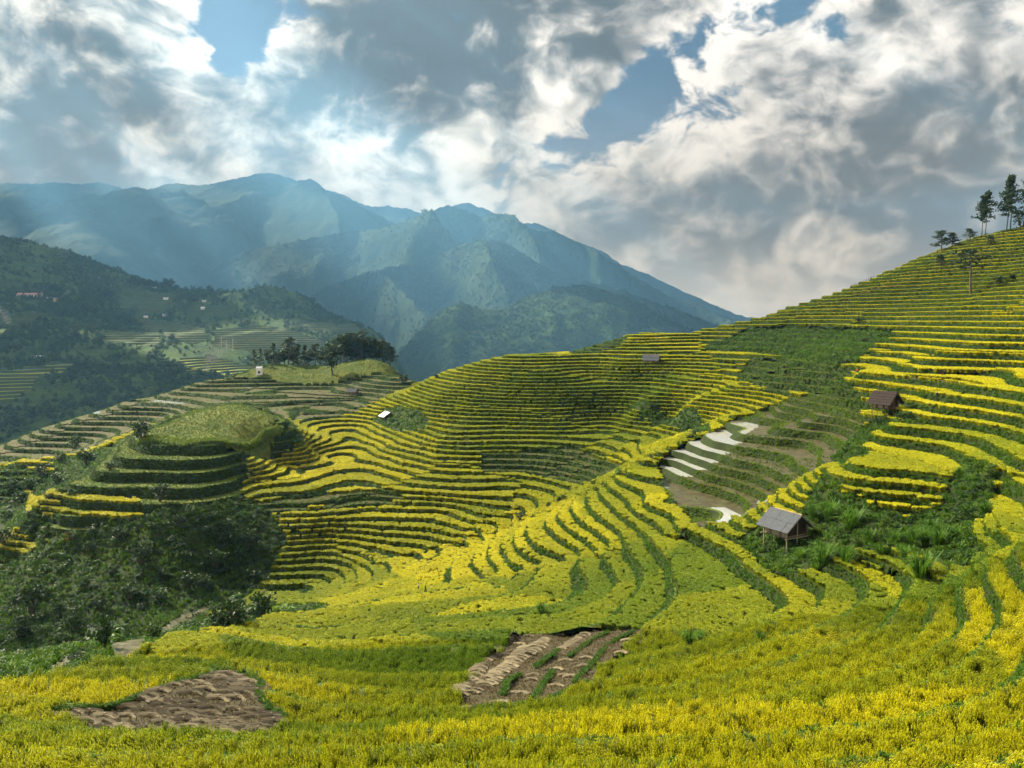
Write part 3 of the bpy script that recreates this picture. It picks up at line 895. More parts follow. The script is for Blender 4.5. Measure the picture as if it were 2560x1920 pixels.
# ------------------------------------------------------------------ plant prototypes (meshes for the scattered cover)
class MB:
    """collects quads / tris with material slots"""
    def __init__(s):
        s.v, s.f, s.mi = [], [], []

    def add(s, verts, faces, mi=0):
        b = len(s.v)
        s.v += [tuple(map(float, x)) for x in verts]
        s.f += [tuple(b + i for i in f) for f in faces]
        s.mi += [mi] * len(faces)

    def strip(s, pts, widths, side, mi=0):
        L = [np.array(p) - np.array(side) * w / 2 for p, w in zip(pts, widths)]
        Rr = [np.array(p) + np.array(side) * w / 2 for p, w in zip(pts, widths)]
        n = len(pts)
        s.add(L + Rr, [(i, i + 1, n + i + 1, n + i) for i in range(n - 1)], mi)

    def tube(s, p0, p1, r0, r1, n=6, mi=0, cap=True):
        p0, p1 = Vector(p0), Vector(p1)
        d = (p1 - p0).normalized()
        a = d.orthogonal().normalized()
        b = d.cross(a)
        ring = lambda p, r: [p + (a * math.cos(2 * math.pi * i / n) + b * math.sin(2 * math.pi * i / n)) * r for i in range(n)]
        fs = [(i, (i + 1) % n, n + (i + 1) % n, n + i) for i in range(n)]
        if cap:
            fs += [tuple(range(n - 1, -1, -1)), tuple(range(n, 2 * n))]
        s.add([tuple(x) for x in ring(p0, r0) + ring(p1, r1)], fs, mi)

    def box(s, c, d, mi=0, rz=0.0, M3=None):
        x, y, z = d[0] / 2, d[1] / 2, d[2] / 2
        vs = [Vector((i * x, j * y, k * z)) for k in (-1, 1) for j in (-1, 1) for i in (-1, 1)]
        m = M3 if M3 is not None else Matrix.Rotation(rz, 3, 'Z')
        s.add([tuple(m @ v + Vector(c)) for v in vs], [(0, 2, 3, 1), (4, 5, 7, 6), (0, 1, 5, 4), (2, 6, 7, 3), (0, 4, 6, 2), (1, 3, 7, 5)], mi)

    def mesh(s, name, mats, smooth=False):
        me = bpy.data.meshes.new(name)
        me.from_pydata(s.v, [], s.f)
        for m in mats:
            me.materials.append(m)
        me.polygons.foreach_set('material_index', s.mi)
        if smooth:
            me.polygons.foreach_set('use_smooth', [True] * len(s.f))
        me.update()
        return me


def plant_mat(dark, light, gold=None, goldl=None, trans=0.4, rough=0.6, rnd=0.35):
    """leaf colour from the per-plant values 'ripe' (0 green .. 1 gold) and 'tone'"""
    def f(g, out):
        r = g.m('POWER', g.attr('ripe', 'INSTANCER').outputs['Fac'], 1.5)
        t = g.attr('tone', 'INSTANCER').outputs['Fac']
        c = g.mix(t, dark + (1,), light + (1,))
        if gold:
            c = g.mix(r, c, g.mix(t, gold + (1,), goldl + (1,)))
        bsdf(g, out, c, rough, 0.25, trans=trans)
    return f


M['grain'] = material('rice_grain', plant_mat((0.085, 0.170, 0.005), (0.17, 0.26, 0.008), (0.55, 0.47, 0.005), (0.82, 0.73, 0.010), 0.48))
M['grain_b'] = material('rice_grain_pale', plant_mat((0.11, 0.21, 0.007), (0.21, 0.31, 0.011), (0.65, 0.57, 0.008), (0.92, 0.84, 0.016), 0.48))
M['grain_c'] = material('rice_grain_dull', plant_mat((0.055, 0.11, 0.004), (0.11, 0.17, 0.005), (0.38, 0.33, 0.004), (0.54, 0.46, 0.006), 0.45))
M['blade'] = material('rice_blade', plant_mat((0.040, 0.09, 0.003), (0.085, 0.145, 0.005), (0.15, 0.165, 0.003), (0.26, 0.27, 0.005), 0.42))
M['tuft'] = material('grass_blade', plant_mat((0.022, 0.075, 0.002), (0.095, 0.20, 0.006), (0.20, 0.24, 0.02), (0.28, 0.30, 0.03), 0.4))
M['bank'] = material('bank_grass', plant_mat((0.013, 0.042, 0.001), (0.075, 0.165, 0.004), (0.10, 0.15, 0.005), (0.18, 0.22, 0.008), 0.4))
M['stubs'] = material('stubble_stalk', plant_mat((0.10, 0.075, 0.03), (0.22, 0.16, 0.075), None, None, 0.2))
M['leaf'] = material('shrub_leaf', plant_mat((0.005, 0.020, 0.001), (0.045, 0.105, 0.003), (0.09, 0.15, 0.008), (0.17, 0.23, 0.012), 0.35))
M['far_leaf'] = material('forest_leaf', plant_mat((0.018, 0.042, 0.012), (0.055, 0.095, 0.022), None, None, 0.25))


def rice_clump(n, seed, wl, wg, cap=0):
    """tillers with drooping heads; cap adds the closed top of a dense stand for plants far away"""
    r = random.Random(seed)
    b = MB()
    for i in range(n):
        x, y = r.uniform(-0.52, 0.52), r.uniform(-0.52, 0.52)
        la = r.uniform(0, 6.283)
        lean = r.uniform(0.03, 0.24)
        dx, dy = lean * math.cos(la), lean * math.sin(la)
        h = r.uniform(0.62, 1.10) if not cap else r.uniform(0.80, 1.04)
        if not cap and i % 7 == 0:
            h *= 1.22
        side = (-math.sin(la + 1.2), math.cos(la + 1.2), 0)
        b.strip([(x, y, 0), (x + dx * 0.3, y + dy * 0.3, h * 0.6), (x + dx, y + dy, h * 0.96)], [wl, wl * 1.1, wl * 0.25], side, 1 if not cap or i % 2 else 3)
        if r.random() < 0.85:
            p = (x + dx * 0.45, y + dy * 0.45, h * 0.66)
            side2 = (-math.sin(la), math.cos(la), 0)
            b.strip([p, (x + dx * 0.9, y + dy * 0.9, h * 0.97), (x + dx * 1.5, y + dy * 1.5, h * 0.96), (x + dx * 2.0, y + dy * 2.0, h * 0.84)], [wg * 0.5, wg, wg, wg * 0.4], side2, r.choice((0, 0, 2, 3)))
    if cap:
        m = cap + 1
        g_ = [[(-0.55 + 1.1 * i / cap, -0.55 + 1.1 * j / cap, 0.84 + r.uniform(-0.15, 0.15)) for i in range(m)] for j in range(m)]
        for j in range(cap):
            for i in range(cap):
                b.add([g_[j][i], g_[j][i + 1], g_[j + 1][i + 1], g_[j + 1][i]], [(0, 1, 2, 3)], r.choice((0, 0, 0, 2, 3)))
    return b.mesh('rice_clump', [M['grain'], M['blade'], M['grain_b'], M['grain_c']])


def grass_tuft(n, seed, w, spread=0.5, droop=0.6, mat='tuft'):
    r = random.Random(seed)
    b = MB()
    for i in range(n):
        a = r.uniform(0, 6.283)
        rad = 0.22 * math.sqrt(r.random())
        x, y = rad * math.cos(a), rad * math.sin(a)
        h, o = r.uniform(0.6, 1.0), r.uniform(0.1, spread)
        c, s_ = math.cos(a), math.sin(a)
        ww = w * r.uniform(0.7, 1.2)
        b.strip([(x, y, 0), (x + c * o * 0.4, y + s_ * o * 0.4, h * 0.65), (x + c * o, y + s_ * o, h * (1 - 0.1 * droop)), (x + c * o * 1.6, y + s_ * o * 1.6, h * (1 - 0.45 * droop))], [ww, ww, ww * 0.8, ww * 0.2], (-s_, c, 0), 0)
    return b.mesh('grass_tuft', [M[mat]])


def leaf_ball(n, seed, size, mat, flat=0.75, core=True, lobes=5):
    """a leafy clump: many small faces spread through a lumpy volume of about unit radius"""
    r = random.Random(seed)
    b = MB()
    L = [(r.uniform(-0.5, 0.5), r.uniform(-0.5, 0.5), r.uniform(0.15, 0.75) * flat, r.uniform(0.38, 0.62)) for _ in range(lobes)]
    for i in range(n):
        lx, ly, lz, lr = r.choice(L)
        d = Vector((r.gauss(0, 1), r.gauss(0, 1), r.gauss(0, 1))).normalized()
        p = Vector((lx, ly, lz)) + d * lr * r.uniform(0.7, 1.05)
        if p.z < -0.05:
            p.z = abs(p.z) * 0.3
        nrm = (d + Vector((r.uniform(-.7, .7), r.uniform(-.7, .7), r.uniform(-.3, .9)))).normalized()
        u = nrm.orthogonal().normalized()
        u = Matrix.Rotation(r.uniform(0, 6.28), 3, nrm) @ u
        v = nrm.cross(u)
        s_ = size * r.uniform(0.6, 1.3)
        b.add([p - u * s_, p + v * s_ * 0.45, p + u * s_, p - v * s_ * 0.45], [(0, 1, 2, 3)], 0)
    return b.mesh('leaf_clump', [mat])


PROTO = {
    'rice_near': rice_clump(30, 1, 0.050, 0.062),
    'rice_mid': rice_clump(24, 2, 0.06, 0.085, 4),
    'rice_far': rice_clump(16, 3, 0.12, 0.15, 3),
    'tuft': grass_tuft(26, 4, 0.055),
    'tuft_far': grass_tuft(14, 5, 0.13),
    'bank_tuft': grass_tuft(16, 15, 0.10, mat='bank'),
    'stub': grass_tuft(9, 16, 0.10, 0.35, 0.2, 'stubs'),
    'bush': leaf_ball(150, 6, 0.16, M['leaf']),
    'bush_b': leaf_ball(170, 7, 0.13, M['leaf'], 1.0, lobes=7),
    'crown': leaf_ball(110, 8, 0.24, M['far_leaf'], 1.2, lobes=5),
    'crown_b': leaf_ball(120, 9, 0.20, M['far_leaf'], 1.7, lobes=6),
}


def scatter(name, label, cat, P, proto, scl, rot, ripe, tone):
    """one object of uncountable plants: a point per plant, the plant mesh set on every point"""
    if not len(P) or not DETAIL:
        return None
    me = bpy.data.meshes.new(name)
    me.vertices.add(len(P))
    me.vertices.foreach_set('co', P.astype(np.float32).ravel())
    for k, dt, a in (('scl', 'FLOAT_VECTOR', scl), ('rot', 'FLOAT_VECTOR', rot), ('ripe', 'FLOAT', ripe), ('tone', 'FLOAT', tone)):
        at = me.attributes.new(k, dt, 'POINT')
        at.data.foreach_set('vector' if dt == 'FLOAT_VECTOR' else 'value', np.ascontiguousarray(a, np.float32).ravel())
    o = link(name, me, kind='stuff', label=label, category=cat)
    po = bpy.data.objects.new('plant', PROTO[proto])
    ng = bpy.data.node_groups.new('plants', 'GeometryNodeTree')
    ng.interface.new_socket('Geometry', in_out='INPUT', socket_type='NodeSocketGeometry')
    ng.interface.new_socket('Geometry', in_out='OUTPUT', socket_type='NodeSocketGeometry')
    gi, go = ng.nodes.new('NodeGroupInput'), ng.nodes.new('NodeGroupOutput')
    iop = ng.nodes.new('GeometryNodeInstanceOnPoints')
    oi = ng.nodes.new('GeometryNodeObjectInfo')
    oi.inputs['Object'].default_value = po
    oi.inputs['As Instance'].default_value = True
    for nm, sock in (('rot', 'Rotation'), ('scl', 'Scale')):
        na = ng.nodes.new('GeometryNodeInputNamedAttribute')
        na.data_type = 'FLOAT_VECTOR'
        na.inputs['Name'].default_value = nm
        ng.links.new(na.outputs[0], iop.inputs[sock])
    ng.links.new(gi.outputs[0], iop.inputs['Points'])
    ng.links.new(oi.outputs['Geometry'], iop.inputs['Instance'])
    ng.links.new(iop.outputs[0], go.inputs[0])
    md = o.modifiers.new('plants', 'NODES')
    md.node_group = ng
    return o


def sample(tr, dens, extra=None):
    """random points on triangles, dens per square metre for every triangle"""
    e1, e2 = tr[:, 1] - tr[:, 0], tr[:, 2] - tr[:, 0]
    area = 0.5 * np.linalg.norm(np.cross(e1, e2), axis=1)
    n = rng.poisson(area * dens)
    i = np.repeat(np.arange(len(tr)), n)
    a, b = rng.random(len(i)), rng.random(len(i))
    fl = a + b > 1
    a[fl], b[fl] = 1 - a[fl], 1 - b[fl]
    P = tr[i, 0] + e1[i] * a[:, None] + e2[i] * b[:, None]
    return P, i, np.stack([1 - a - b, a, b], 1)


def upright(n, tilt=0.12):
    return np.c_[rng.normal(0, tilt, n), rng.normal(0, tilt, n), rng.uniform(0, 6.283, n)]


def lodged(P):
    """patches of the stand lean over, all one way"""
    w = np.clip(fbm(P[:, 0] / 5, P[:, 1] / 5, 3, 191) - 0.12, 0, 1) * 1.3
    a = 3.0 * fbm(P[:, 0] / 14, P[:, 1] / 14, 2, 193)
    r = upright(len(P), 0.10)
    r[:, 0] += w * np.cos(a)
    r[:, 1] += w * np.sin(a)
    r[:, 2] *= np.where(w > 0.05, 0.15, 1.0)
    return r


def inview(x, y, m=0.12):
    return (np.abs(x / np.maximum(y, 1)) < 512 / F + m) & (y > 12)


# ripeness of the crop: base value and places that differ (picture point, radius in metres, value)
RIPE = [((600, 392), 42, 0.14), ((660, 395), 30, 0.2), ((540, 385), 35, 0.3), ((80, 505), 30, 0.9), ((20, 470), 20, 0.95), ((15, 546), 20, 0.95), ((240, 680), 30, 0.95), ((100, 690), 30, 1.0), ((440, 570), 40, 0.95), ((560, 545), 45, 0.98), ((620, 520), 40, 0.95), ((430, 655), 30, 0.02), ((350, 660), 24, 0.10), ((420, 690), 16, 0.05), ((560, 600), 22, 0.0), ((585, 590), 20, 0.02), ((640, 590), 26, 0.10), ((690, 580), 24, 0.18),
        ((740, 600), 22, 0.55), ((840, 600), 20, 0.25), ((930, 585), 16, 0.02), ((985, 600), 14, 0.8), ((850, 500), 25, 1.0), ((900, 500), 22, 1.0), ((1010, 500), 16, 1.0), ((880, 450), 28, 0.45), ((960, 440), 30, 0.45), ((985, 470), 20, 0.4), ((900, 388), 40, 1.0),
        ((1000, 350), 60, 0.95), ((950, 350), 60, 0.95), ((1000, 280), 70, 0.7), ((340, 440), 30, 0.8), ((400, 470), 40, 0.85), ((330, 480), 30, 0.95), ((280, 490), 30, 0.95), ((450, 480), 40, 0.75), ((540, 470), 60, 0.5), ((520, 430), 60, 0.4), ((560, 365), 60, 0.5),
        ((640, 350), 50, 0.85), ((700, 410), 40, 0.95), ((400, 560), 40, 0.7), ((310, 585), 40, 0.45), ((700, 650), 20, 0.25), ((620, 700), 14, 0.25), ((500, 745), 14, 0.5), ((250, 750), 16, 0.35), ((80, 750), 16, 0.3), ((780, 680), 20, 0.95), ((700, 720), 14, 0.95), ((900, 680), 18, 0.9), ((1000, 700), 14, 0.9), ((850, 750), 10, 0.9), ((600, 750), 12, 0.85)]
rp = np.array([hit(*a)[:2] for a, _, _ in RIPE])
rr = np.array([b for _, b, _ in RIPE], float)
rv = np.array([c for _, _, c in RIPE])


def ripeness(x, y):
    out = np.empty(len(x))
    for i in range(0, len(x), 50000):
        d2 = ((x[i:i + 50000, None] - rp[None, :, 0]) ** 2 + (y[i:i + 50000, None] - rp[None, :, 1]) ** 2) / rr[None] ** 2
        w = np.exp(-d2)
        out[i:i + 50000] = (w @ rv + 0.05 * 0.6) / (w.sum(1) + 0.05)
    return out


rice_t = (band >= 1) & (cover == 'rice')
RT, RF, RZ, RC = tri[rice_t], frac[rice_t], zt[rice_t], cell[tsrc[rice_t]]
RK = kk[rice_t]
dist = np.hypot(RT[:, :, 0].mean(1), RT[:, :, 1].mean(1))
vis = inview(RT[:, :, 0].mean(1), RT[:, :, 1].mean(1))
dens = np.where(vis, np.clip(9.5 * (40 / dist) ** 0.75, 2.0, 14), 0.0)
P, i, bc = sample(RT, dens)
f = (RF[i] * bc).sum(1)
d = np.hypot(P[:, 0], P[:, 1])
keep = (f > np.where(RZ[i] == ZN.index('fore'), 0.32, 0.25)) & (f < 0.99)
keep &= (d > 120) | (fbm(P[:, 0] / 1.6, P[:, 1] / 1.6, 2, 93) > -0.62)
# harvested ground has no crop
for poly in STUBBLE:
    keep &= ~inpoly(P[:, 0], P[:, 1], poly)
P, i, d = P[keep], i[keep], d[keep]
strip = _hash(RK[i] + 50, RC[i], 5)
ripe = np.clip(ripeness(P[:, 0], P[:, 1]) + (strip - 0.5) * np.where(RZ[i] == ZN.index('fore'), 0.74, 0.36) + chue[RC[i]] * np.where(RZ[i] == ZN.index('fore'), 0.7, 1) + 0.10 * fbm(P[:, 0] / 6, P[:, 1] / 6, 3, 91) + rng.normal(0, 0.05, len(P)), 0, 1) * 0.80 + 0.10
tone = np.clip(0.5 + 0.40 * fbm(P[:, 0] / 7, P[:, 1] / 7, 3, 95) + rng.normal(0, 0.12, len(P)), 0, 1)
wd = 0.36 * np.clip(d / 40, 0.7, 14) ** 0.45 * rng.uniform(0.85, 1.25, len(P))
ht = rng.uniform(0.82, 1.08, len(P)) * (1 + 0.10 * fbm(P[:, 0] / 4, P[:, 1] / 4, 2, 97))
P[:, 2] -= 0.04
RICE_OBJ = [
    ('fore', 'yellow-green ripening rice covering the slope nearest the camera'), ('spur', 'golden rice on the S-curved terraces of the spur'), ('bowl', 'striped yellow and green rice on the terraces of the curved bowl'),
    ('right', 'golden rice in long stripes on the right-hand hillside'), ('gold', 'broad curved plots of deep golden rice right of the nearest hut'), ('goldedge', 'golden rice plot at the right edge above the near slope'), ('round', 'yellow rice bands wrapped around the flank of the round hill'), ('left', 'narrow yellow rice strips low at the left edge'), ('crest', 'bright yellow rice around the hut on the far crest')]
for zn, lab in RICE_OBJ:
    for pr, lo, hi in (('rice_near', 0, 110), ('rice_mid', 110, 210), ('rice_far', 210, 2000)):
        q = (RZ[i] == ZN.index(zn)) & (d >= lo) & (d < hi)
        far = {'rice_near': '', 'rice_mid': ', middle distance', 'rice_far': ', far part'}[pr]
        if q.sum() > 40:
            scatter('rice_crop', lab + far, 'rice', P[q], pr, np.c_[wd[q], wd[q], ht[q] if pr == 'rice_near' else (0.92 + 0.3 * (ht[q] - 0.92)) * (1.22 if pr == 'rice_far' else 1.0)], lodged(P[q]) if pr == 'rice_near' else upright(q.sum(), 0.03), ripe[q], tone[q])
print('rice', len(P))

# grass on banks and lips
for nm, sel, dk, sz, lab in (('bank', band == 0, 1.0, 0.55, 'rough green grass growing on the terrace banks'), ('lip', band == 1, 1.6, 0.30, 'short light grass along the terrace edges')):
    q = sel & inview(tcx, tcy) & ~np.isin(cover, ['water'])
    dd_ = np.hypot(tcx[q], tcy[q])
    P, i, bc = sample(tri[q], np.clip(dk * 8.0 * (45 / dd_) ** 0.7, 0.9, 9))
    d = np.hypot(P[:, 0], P[:, 1])
    k = sz * rng.uniform(0.6, 1.3, len(P)) * np.clip(d / 130, 0.8, 1.3)
    fz = zt[q][i] == ZN.index('flood')
    k = np.where(fz, k * 0.85, k)
    tone = np.clip(0.4 + 0.4 * fbm(P[:, 0] / 5, P[:, 1] / 5, 3, 101) + rng.normal(0, 0.15, len(P)), 0, 1)
    ripe = np.clip((0.55 if nm == 'lip' else 0.05) + np.where(fz, 0.45, 0) + rng.normal(0, 0.2, len(P)), 0, 1)
    tone = np.clip(tone + np.where(fz, .2, 0) + np.clip((260 - d) / 150, 0, 1) * .45, 0, 1)
    scatter('grass', lab, 'grass', P, 'bank_tuft', np.c_[k, k, k * 0.8], upright(len(P), 0.25), ripe, tone)
    print(nm, len(P))

# wild slopes: bushes and long grass
wt = np.concatenate([utri[(ucov == 'wild')], tri[(cover == 'wild') & (band != 1)]])
wz = np.concatenate([zid[un][ucov == 'wild'], zt[(cover == 'wild') & (band != 1)]])
wxc, wyc = wt[:, :, 0].mean(1), wt[:, :, 1].mean(1)
ok = inview(wxc, wyc)
wt, wz, wxc, wyc = wt[ok], wz[ok], wxc[ok], wyc[ok]
wd_ = np.hypot(wxc, wyc)
clump = np.clip(0.5 + 1.1 * fbm(wxc / 14, wyc / 14, 3, 111), 0.03, 1)
for pr, base in (('bush', 0.26), ('bush_b', 0.24)):
    P, i, bc = sample(wt, base * clump * np.clip(200 / wd_, 0.5, 1.3))
    k = rng.lognormal(-0.15, 0.45, len(P)) * 0.95
    tone = np.clip(0.40 + 0.55 * fbm(P[:, 0] / 11, P[:, 1] / 11, 3, 121) + rng.normal(0, 0.32, len(P)), 0, 1)
    P[:, 2] -= 0.15
    scatter('undergrowth', 'tangled green bushes on the unterraced slopes' if pr == 'bush' else 'darker leafy scrub among the bushes on the slopes', 'bushes', P, pr, np.c_[k, k, k * 0.85], upright(len(P), 0.2), np.clip(rng.normal(0.1, 0.2, len(P)), 0, 1), tone)
    print('bush', len(P))
P, i, bc = sample(wt, np.clip(1.6 * (120 / wd_), 0.5, 2.2))
k = 0.85 * rng.uniform(0.6, 1.4, len(P))
tone = np.clip(0.45 + 0.45 * fbm(P[:, 0] / 9, P[:, 1] / 9, 3, 131) + rng.normal(0, 0.15, len(P)), 0, 1)
scatter('grass', 'long wild grass between the bushes', 'grass', P, 'tuft_far', np.c_[k, k, k], upright(len(P), 0.3), np.clip(rng.normal(0.12, 0.2, len(P)), 0, 1), tone)
print('wild grass', len(P))
mt = np.concatenate([utri[(ucov == 'meadow')], tri[np.isin(cover, ['bare', 'mud', 'meadow']) & td]])
cq = np.isin(cover, ['bare', 'mud', 'meadow']) & td
isme = np.r_[np.ones((ucov == 'meadow').sum()), np.where(cover[cq] == 'meadow', 1.0, np.where(cover[cq] == 'bare', np.where(zt[cq] == ZN.index('mid'), 0.12, 0.9), 0.45 * (vnoise(tcx[cq] / 6, tcy[cq] / 6, 41) > 0.45)))]
mx_, my_ = mt[:, :, 0].mean(1), mt[:, :, 1].mean(1)
P, i, bc = sample(mt, np.where(inview(mx_, my_), 3.0, 0) * isme)
k = 0.36 * rng.uniform(0.6, 1.5, len(P))
tone = np.clip(0.25 + 0.5 * fbm(P[:, 0] / 9, P[:, 1] / 9, 3, 141) + rng.normal(0, 0.15, len(P)), 0, 1)
scatter('grass', 'low grass on the round hilltops and in bare paddies', 'grass', P, 'tuft_far', np.c_[k, k, k * 0.7], upright(len(P), 0.3), np.clip(rng.normal(0.40, 0.2, len(P)), 0, 1), tone)
print('meadow', len(P))

# maize along the front lip of the round hill, scrub along its back and around the grove mound
P = []
for L, nrow in (([(139, 444.6), (185, 448), (228, 446), (262, 441), (280, 436)], 5),):
    Q = [hit(u, v + 1.0) for u, v in L]
    for a_, b_ in zip(Q[:-1], Q[1:]):
        m_ = int(np.linalg.norm(b_ - a_) * 3.2)
        for k_ in range(m_):
            for j_ in range(nrow):
                q_ = a_ + (b_ - a_) * ((k_ + rng.random()) / m_)
                x_, y_ = q_[0] + rng.normal(0, .3), q_[1] + j_ * 0.8 + rng.normal(0, .25)
                P.append((x_, y_, float(hgt(x_, y_)) + .35))
P = np.array(P)
k = 1.5 * rng.uniform(.8, 1.2, len(P))
scatter('maize_row', 'bright green maize along the rim of the round hill', 'maize', P, 'tuft_far', np.c_[k * .8, k * .8, k], upright(len(P), .1), np.clip(rng.normal(.55, .15, len(P)), 0, 1), np.clip(rng.normal(.75, .15, len(P)), 0, 1))
P = []
for (u0, d0), (u1, d1), n_ in (((150, 192), (200, 208), 34), ((200, 208), (262, 210), 60), ((262, 210), (300, 196), 44), ((300, 196), (292, 178), 26), ((150, 192), (128, 178), 24), ((228, 306), (250, 312), 26), ((395, 302), (410, 318), 24), ((250, 330), (330, 338), 50)):
    for k_ in range(n_):
        t_ = rng.random()
        x_, y_ = ground(u0 + (u1 - u0) * t_ + rng.normal(0, 2.5), d0 + (d1 - d0) * t_ + rng.normal(0, 2.5))
        P.append((x_, y_, float(hgt(x_, y_)) - .1))
P = np.array(P)
k = 1.5 * rng.lognormal(0, .3, len(P))
scatter('undergrowth', 'leafy scrub fringing the round hilltop and the grove mound', 'bushes', P, 'bush_b', np.c_[k, k, k * .8], upright(len(P), .2), np.clip(rng.normal(.2, .2, len(P)), 0, 1), np.clip(rng.normal(.55, .25, len(P)), 0, 1))

# woods on the far slopes
FTRI = ut
fcx, fcy = FTRI[:, :, 0].mean(1), FTRI[:, :, 1].mean(1)
fd = np.clip(0.55 + 1.2 * fbm(fcx / 110 / K2, fcy / 110 / K2, 3, 151), 0.12, 1) / K2 ** 2
for pr, b in (('crown', 0.012), ('crown_b', 0.010)):
    P, i, bc = sample(FTRI, b * fd * inview(fcx, fcy))
    k = K2 * rng.lognormal(1.2, 0.35, len(P))
    scatter('forest', 'dark wood on the shaded hillside across the valley' if pr == 'crown' else 'taller trees of the wood across the valley', 'forest', P - [0, 0, 0.5], pr, np.c_[k, k, k * 1.1], upright(len(P), 0.05), np.zeros(len(P)), np.clip(rng.normal(0.4, 0.25, len(P)), 0, 1))
    print('forest', len(P))
for key, b, sz, lab in (('knoll', 0.0009, 13.2, 'dense trees covering the wooded hill behind the terraces'), ('mid', 0.00048, 16.0, 'trees on the hazy wooded spur'), ('right', 0.00018, 19.0, 'trees along the dark mountain')):
    X, Y, Z = MT[key][1]
    v = np.stack([X, Y, Z], -1)
    t1 = np.concatenate([np.stack([v[:-1, :-1], v[:-1, 1:], v[1:, 1:]], 2).reshape(-1, 3, 3), np.stack([v[:-1, :-1], v[1:, 1:], v[1:, :-1]], 2).reshape(-1, 3, 3)])
    c1 = t1.mean(1)
    P, i, bc = sample(t1, b * np.clip(0.6 + 1.1 * fbm(c1[:, 0] / (sz * 30), c1[:, 1] / (sz * 30), 3, 161), 0.1, 1.2))
    k = sz * rng.lognormal(0, 0.25, len(P))
    scatter('forest', lab, 'forest', P - [0, 0, 1], 'crown_b', np.c_[k, k, k * 0.8], upright(len(P), 0.05), np.zeros(len(P)), np.clip(rng.normal(0.4, 0.25, len(P)), 0, 1))
    print(key, len(P))

# ------------------------------------------------------------------ clouds added up-sun, unseen outside the picture, to shade the land and make beams
def shade_cloud_deck():
    r = random.Random(5)
    b = MB()
    ico = []
    bmi = __import__('bmesh').new()
    __import__('bmesh').ops.create_icosphere(bmi, subdivisions=1, radius=1.0)
    ico_v = [v.co.copy() for v in bmi.verts]
    ico_f = [tuple(v.index for v in f.verts) for f in bmi.faces]
    bmi.free()
    # ground left in sunlight under the gaps: x, y, radius
    gaps = [(-2000, 7000, 520), (-1050, 5450, 480), (-270, 5000, 420), (500, 5150, 440), (-3800, 6450, 480), (-2850, 4950, 400), (1230, 5250, 420), (-630, 3700, 380), (90, 2900, 290), (-1500, 6000, 350), (200, 4000, 350), (-330, 1330, 120), (-3100, 8100, 420), (-150, 7500, 330), (-1600, 4300, 280), (-4700, 5600, 380)]
    spots = []
    for gy in range(23):
        for gx in range(25):
            x = -8400 + gx * 580 + (gy % 2) * 290 + r.uniform(-100, 100)
            y = 860 + gy * 440 + r.uniform(-70, 70)
            if x > -330 and y < 1150:
                continue
            if any(math.hypot(x - a_, y - b_) < c_ + 190 for a_, b_, c_ in gaps):
                continue
            spots.append((x, y, r.uniform(380, 460) if y > 1400 else 300))
    spots += [(-490, 650, 170), (-640, 700, 190), (-430, 780, 160), (-800, 760, 200), (-620, 1000, 260), (-450, 980, 220), (-820, 1050, 260), (-540, 850, 220), (-700, 880, 220)]
    for x, y, rad in spots:
        if y > 2200:
            x, y, rad, top = 2 * x, 2 * y, 2 * rad, 18000.0
        else:
            x, y, rad, top = 1.8 * x, 1.8 * y, 1.8 * rad, 3800.0
        off = Vector((SUN_DIR.x, SUN_DIR.y)) * (top / SUN_DIR.z)
        for k in range(6):
            a, q = r.uniform(0, 6.283), math.sqrt(r.random()) * rad * 0.55
            c = Vector((x + off.x + q * math.cos(a), y + off.y + q * math.sin(a), top + r.uniform(-60, 120)))
            s_ = rad * r.uniform(0.42, 0.66)
            b.add([tuple(c + Vector((v.x, v.y, v.z * 0.42)) * s_ * (1 + 0.22 * math.sin(v.x * 5 + k) * math.cos(v.y * 6 + x) + r.uniform(-.05, .05))) for v in ico_v], ico_f)
    low = 3300.0  # small unseen clouds added to darken the slope under the round hill
    for x, y, rad in ((-128, 172, 26), (-165, 160, 30), (-88, 170, 16)):
        o2 = Vector((SUN_DIR.x, SUN_DIR.y)) * ((low + 60) / SUN_DIR.z)
        for k in range(5):
            a, q = r.uniform(0, 6.283), math.sqrt(r.random()) * rad * 0.5
            c = Vector((x + o2.x + q * math.cos(a), y + o2.y + q * math.sin(a), low + r.uniform(0, 12)))
            s_ = rad * r.uniform(0.45, 0.65)
            b.add([tuple(c + Vector((v.x, v.y, v.z * 0.42)) * s_ * (1 + r.uniform(-.06, .06))) for v in ico_v], ico_f)
    m = material('cloud', lambda g, out: bsdf(g, out, (0.85, 0.85, 0.86, 1), 1.0, 0.0))  # surface of the added shade clouds
    link('shade_clouds', b.mesh('shade_clouds', [m], True), kind='stuff', label='unseen cloud added to shade the far valley and shape sunbeams', category='shade_clouds')


shade_cloud_deck()


# ------------------------------------------------------------------ things
def empty(name, loc, rz, label, cat, group=None, scale=1.0):
    o = link(name, None, label=label, category=cat, group=group)
    o.location = loc
    o.rotation_euler = (0, 0, rz)
    o.scale = (scale,) * 3
    return o


def on(u, v):
    """point of the terraced ground seen at a picture point"""
    return Vector(hit(u, v))


def spot(u, d):
    x, y = ground(u, d)
    return Vector((x, y, float(hgt(x, y))))


def spot2(u, v):
    return Vector(hit2(u, v))


def plain(col, rough=0.8, sc=3.0, var=0.25, spec=0.2):
    def f(g, out):
        n = g.noise(g.n('ShaderNodeTexCoord').outputs['Object'], sc, 5, 0.6)
        d_ = tuple(c * (1 - var) for c in col) + (1,)
        l_ = tuple(min(1, c * (1 + var)) for c in col) + (1,)
        bsdf(g, out, g.mix(n, d_, l_), rough, spec, n, 0.3, 0.02)
    return f


